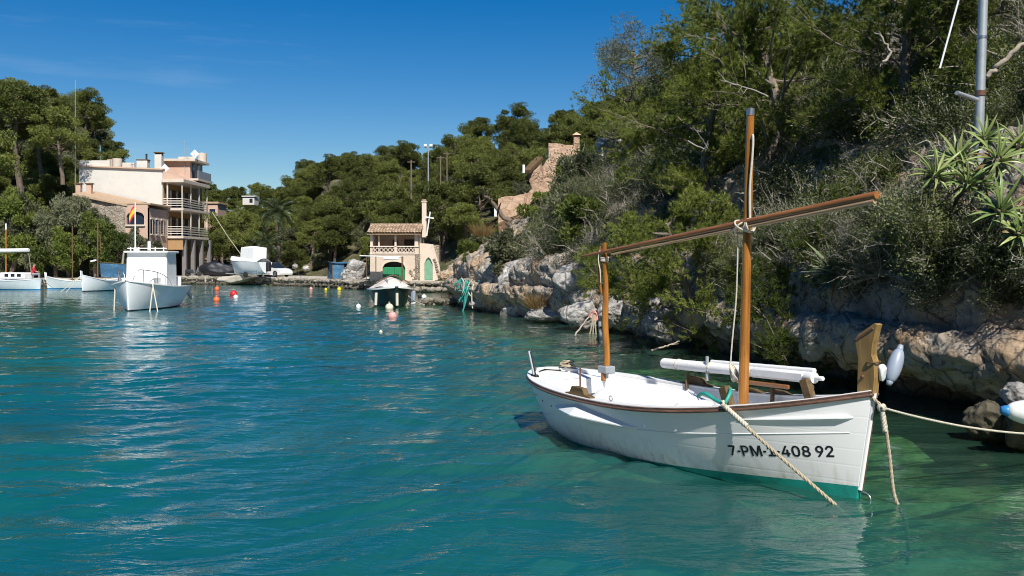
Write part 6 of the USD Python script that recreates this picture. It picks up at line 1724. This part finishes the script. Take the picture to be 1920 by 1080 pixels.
bones = [('hip', 'waist'), ('waist', 'chest'), ('chest', 'neck'), ('neck', 'head'), ('head', 'crown'), ('lt', 'lk'), ('rt', 'rk'), ('lk', 'la'), ('rk', 'ra'), ('la', 'lf'), ('ra', 'rf'), ('hip', 'lt'), ('hip', 'rt')]
for k in 'lr':
    bones += [(f'{k}s', 'chest'), (f'{k}s', f'{k}e'), (f'{k}e', f'{k}h'), (f'{k}h', f'{k}palm'), (f'{k}palm', f'{k}th')] + [(f'{k}palm', f'{k}f{j}') for j in range(4)]
obj('body', body(J, bones), M['skin'], ps, True)
Js = {k: (c, r + .014) for k, (c, r) in J.items()}
obj('shirt', body(Js, [('hip', 'waist'), ('waist', 'chest'), ('ls', 'chest'), ('rs', 'chest'), ('ls', 'le'), ('rs', 're')]), M['red_shirt'], ps, True)
obj('trousers', body(Js, [('hip', 'lt'), ('hip', 'rt'), ('lt', 'lk'), ('rt', 'rk'), ('lk', 'la'), ('rk', 'ra')]), M['trousers'], ps, True)
vv, ff = rock((.225, .215, .17), 7, 3, 2, .25); obj('hair', (vv + [.075, 0, .945], ff), M['hair'], ps, True)
# covered runabout in front of the boathouse
hr = motor_hull(4.6, 2.15, 1.05, .8, .3)
or_ = on_water(724, 576) + [0, 1.9, 0]
ra = thing('runabout', 'dark hulled motorboat under a pale peaked cover, moored in front of the boathouse', 'motorboat', or_, math.radians(-76))
hr.shell(None, None, 50, 22).build('hull', M['navy'], ra, 40)
hr.cap(.06, .1, .09, -.05).build('gunwale', M['white'], ra, 30)
v, f = hr.deck(.01, .975, lambda s: hr.zs(s) + .03, -.03, 40, .02)
v = np.array(v); e = np.clip((v[:, 0] + 2.3) / 4.6, 0, 1); yy = np.abs(v[:, 1]) / 1.1
v[:, 2] += .62 * np.sin(np.pi * np.clip(e * 1.05, 0, 1)) ** .7 * np.clip(1 - yy ** 1.4, 0, 1) + .03 * (meshkit.fbm(v * [3, 3, 1], 3, 5) - .5)
M['cover_pink'] = plain('pale_rose_cover', (.62, .55, .50), .85, .06, 3, .3, 14)
obj('cover', (v, f), M['cover_pink'], ra, True)
for sd in (-.35, .35): obj('cover_strap', tube([(x, sd, .98 + .62 * math.sin(math.pi * (x + 2.3) / 4.83) ** .7 * (1 - .2)) for x in np.linspace(-.6, 1.6, 14)], .02, 5), M['black'], ra)
obj('cover_seam', tube([(.9, y, 1.62 - .5 * abs(y) ** 1.4) for y in np.linspace(-.9, .9, 15)], .035, 5), M['old_wood'], ra)
for x, y in ((1.6, -.72), (2.3, .0)):
    fd = tube([(x + .35, y * 1.35, .75), (x + .42, y * 1.4, .12)], .07, 8); obj('bow_rope', fd, M['rope_pale'], ra)
for y in (.8, 1.0): obj('fender', tube([(-.6, y + .28, .75), (-.6, y + .3, .7), (-.62, y + .3, .2), (-.62, y + .3, .15)], [.04, .11, .11, .04], 10), M['fender'], ra, True)
sl = thing('shore_line', 'slack pale rope from the covered motorboat to the stone jetty', 'rope')
obj('line', tube(sag(P(766, 555, 48.5), P(815, 568, 51), .25, 12), .03, 5), M['rope_pale'], sl)
MB_ = thing('fender', 'small white fender floating at the right side of the covered motorboat', 'fender', on_water(773, 571))
obj('shell', tube([(-.15, 0, .02), (-.1, 0, .05), (.12, -.1, .1), (.18, -.12, .12)], [.05, .1, .1, .05], 10), M['fender_white'], MB_, True)

# ------------------------------------------------------------------ buoys and fenders
M['orange'] = plain('orange_buoy', (.60, .12, .03), .45, .15, 3, dirt=(.4, .16, .08), dirt_amt=.6)
M['red'] = plain('red_buoy', (.50, .02, .02), .4, .1, 3)
M['pink'] = plain('pink_buoy', (.68, .30, .27), .5, .1, 3, dirt=(.6, .45, .4), dirt_amt=.5)
M['yellow'] = plain('yellow_buoy', (.65, .50, .02), .4, .1, 3)
M['cream'] = plain('cream_buoy', (.62, .56, .42), .5, .1, 3, dirt=(.4, .38, .28), dirt_amt=.5)
buoys = [(407, 544, .21, 'orange', 'orange buoy farther from the camera, left of the red one'), (406, 565, .20, 'orange', 'orange buoy nearest the cabin boat, right of its stern'), (438, 554, .24, 'red', 'bright red buoy touching a small white one'),
         (442, 559, .15, 'fender_white', 'small white buoy just in front of the red one'), (583, 543, .14, 'pink', 'small faded pink buoy near the quay below the parked car'), (611, 544, .12, 'yellow', 'small yellow float near the quay, left of the brighter one'),
         (636, 544, .17, 'yellow', 'bright yellow buoy near the quay below the huge boulder'), (672, 577, .13, 'fender_white', 'white buoy left of the covered motorboat'), (730, 580, .20, 'cream', 'cream buoy in front of the bow of the covered motorboat'),
         (736, 596, .18, 'pink', 'pink buoy in front of the cream one'), (714, 624, .06, 'cream', 'tiny cream float nearest the camera'), (795, 559, .16, 'fender_white', 'white buoy beside a dark float near the stone shelf'), (787, 558, .13, 'black', 'dark float beside the white buoy near the stone shelf')]
for px, py, r, mm, lb in buoys:
    o = on_water(px, py)
    t = thing('buoy', lb, 'buoy', o)
    v, f = lathe([(.01, -.9 * r)] + [(r * math.cos(a), r * .45 + r * math.sin(a)) for a in np.linspace(-1.2, 1.45, 16)] + [(.13 * r, r * 1.45), (.13 * r, r * 1.6), (.001, r * 1.62)], 20)
    obj('float', (v, f), M[mm], t, True)
    obj('eye', coil((0, 0, r * 1.68), (0, 1, 0), r * .16, 1.0, r * .05, 0), M['rope'], t)
def fender(lb, a, b, r, m_, end_m, rope_to=None):
    a, b = np.asarray(a, float), np.asarray(b, float)
    d = unit(b - a); L = np.linalg.norm(b - a)
    t = thing('fender', lb, 'fender', a)
    e = np.linspace(0, 1, 16)
    rr = r * np.clip(np.sin(np.pi * np.clip(e * .94 + .03, 0, 1)), 0, 1) ** .38
    obj('shell', tube((b - a) * e[:, None], rr, 18), M[m_], t, True)
    obj('end_cap', tube([-d * .07, -d * .02, d * .03], [r * .3, r * .42, r * .5], 14), M[end_m], t, True)
    obj('end_cap', tube([b - a - d * .03, b - a + d * .02, b - a + d * .05], [r * .5, r * .42, r * .3], 14), M[end_m], t, True)
    if rope_to is not None: obj('cord', tube(curve([-d * .05, (np.asarray(rope_to) - a) * .5 + [.01, .02, 0], np.asarray(rope_to) - a], 10), .010, 6), M['rail_brown'], t)
fender('shade-greyed white fender hanging on the cliff right of the wooden stem post', P(1687, 655, 13.75), P(1668, 716, 13.65), .11, 'fender', 'fender', P(1690, 620, 14.05))
fender('white fender with a blue end lying on the wet rock at the right edge', P(1888, 770, 11.2), P(1985, 778, 11.1), .15, 'fender_white', 'fender_blue')
# teal net on the corner rocks, with hanging rope ends
M['net'] = plain('teal_net', (.03, .26, .23), .9, .25, 6, .8, 30)
nt = thing('fishing_net', 'teal fishing net draped over the rocks at the corner of the bank', 'net', P(893, 540, 44.6))
g = rs(14)
for k in range(34):
    a = np.array([g.uniform(-.7, .8), g.uniform(-.5, .1), g.uniform(.0, .5)])
    b = a + [g.uniform(-.5, .3), g.uniform(-.2, .1), -g.uniform(.3, 1.2)]
    obj('strand', tube(curve([a, (a + b) / 2 + g.normal(size=3) * .12, b], 8), .028, 5), M['net' if k % 4 else 'rope_pale'], nt)
hk = thing('rope_bundle', 'knotted pale rope with chain ends hanging on the rocks behind the short mast', 'rope', P(1112, 590, 29.8))
m = MB()
for k in range(5): m.add(coil((.02 * k, 0, -.03 * k), (.3 * math.sin(k), 1, .3 * math.cos(k)), .12 - .012 * k, 1.2, .016, .01))
m.build('knot', M['pink'], hk, True)
for k in range(3): obj('end', tube(curve([(.03 * k, 0, 0), (-.05 + .06 * k, -.04, -.35), (-.14 + .12 * k, -.02, -.75)], 8), .022, 5), M['rope'], hk)
tr_ = thing('steel_tube', 'short steel tube standing in the water behind the short mast', 'tube', P(1128, 632, 27))
obj('shaft', tube([(0, 0, -.3), (-.06, 0, .45)], .05, 10), M['galv'], tr_, 40)
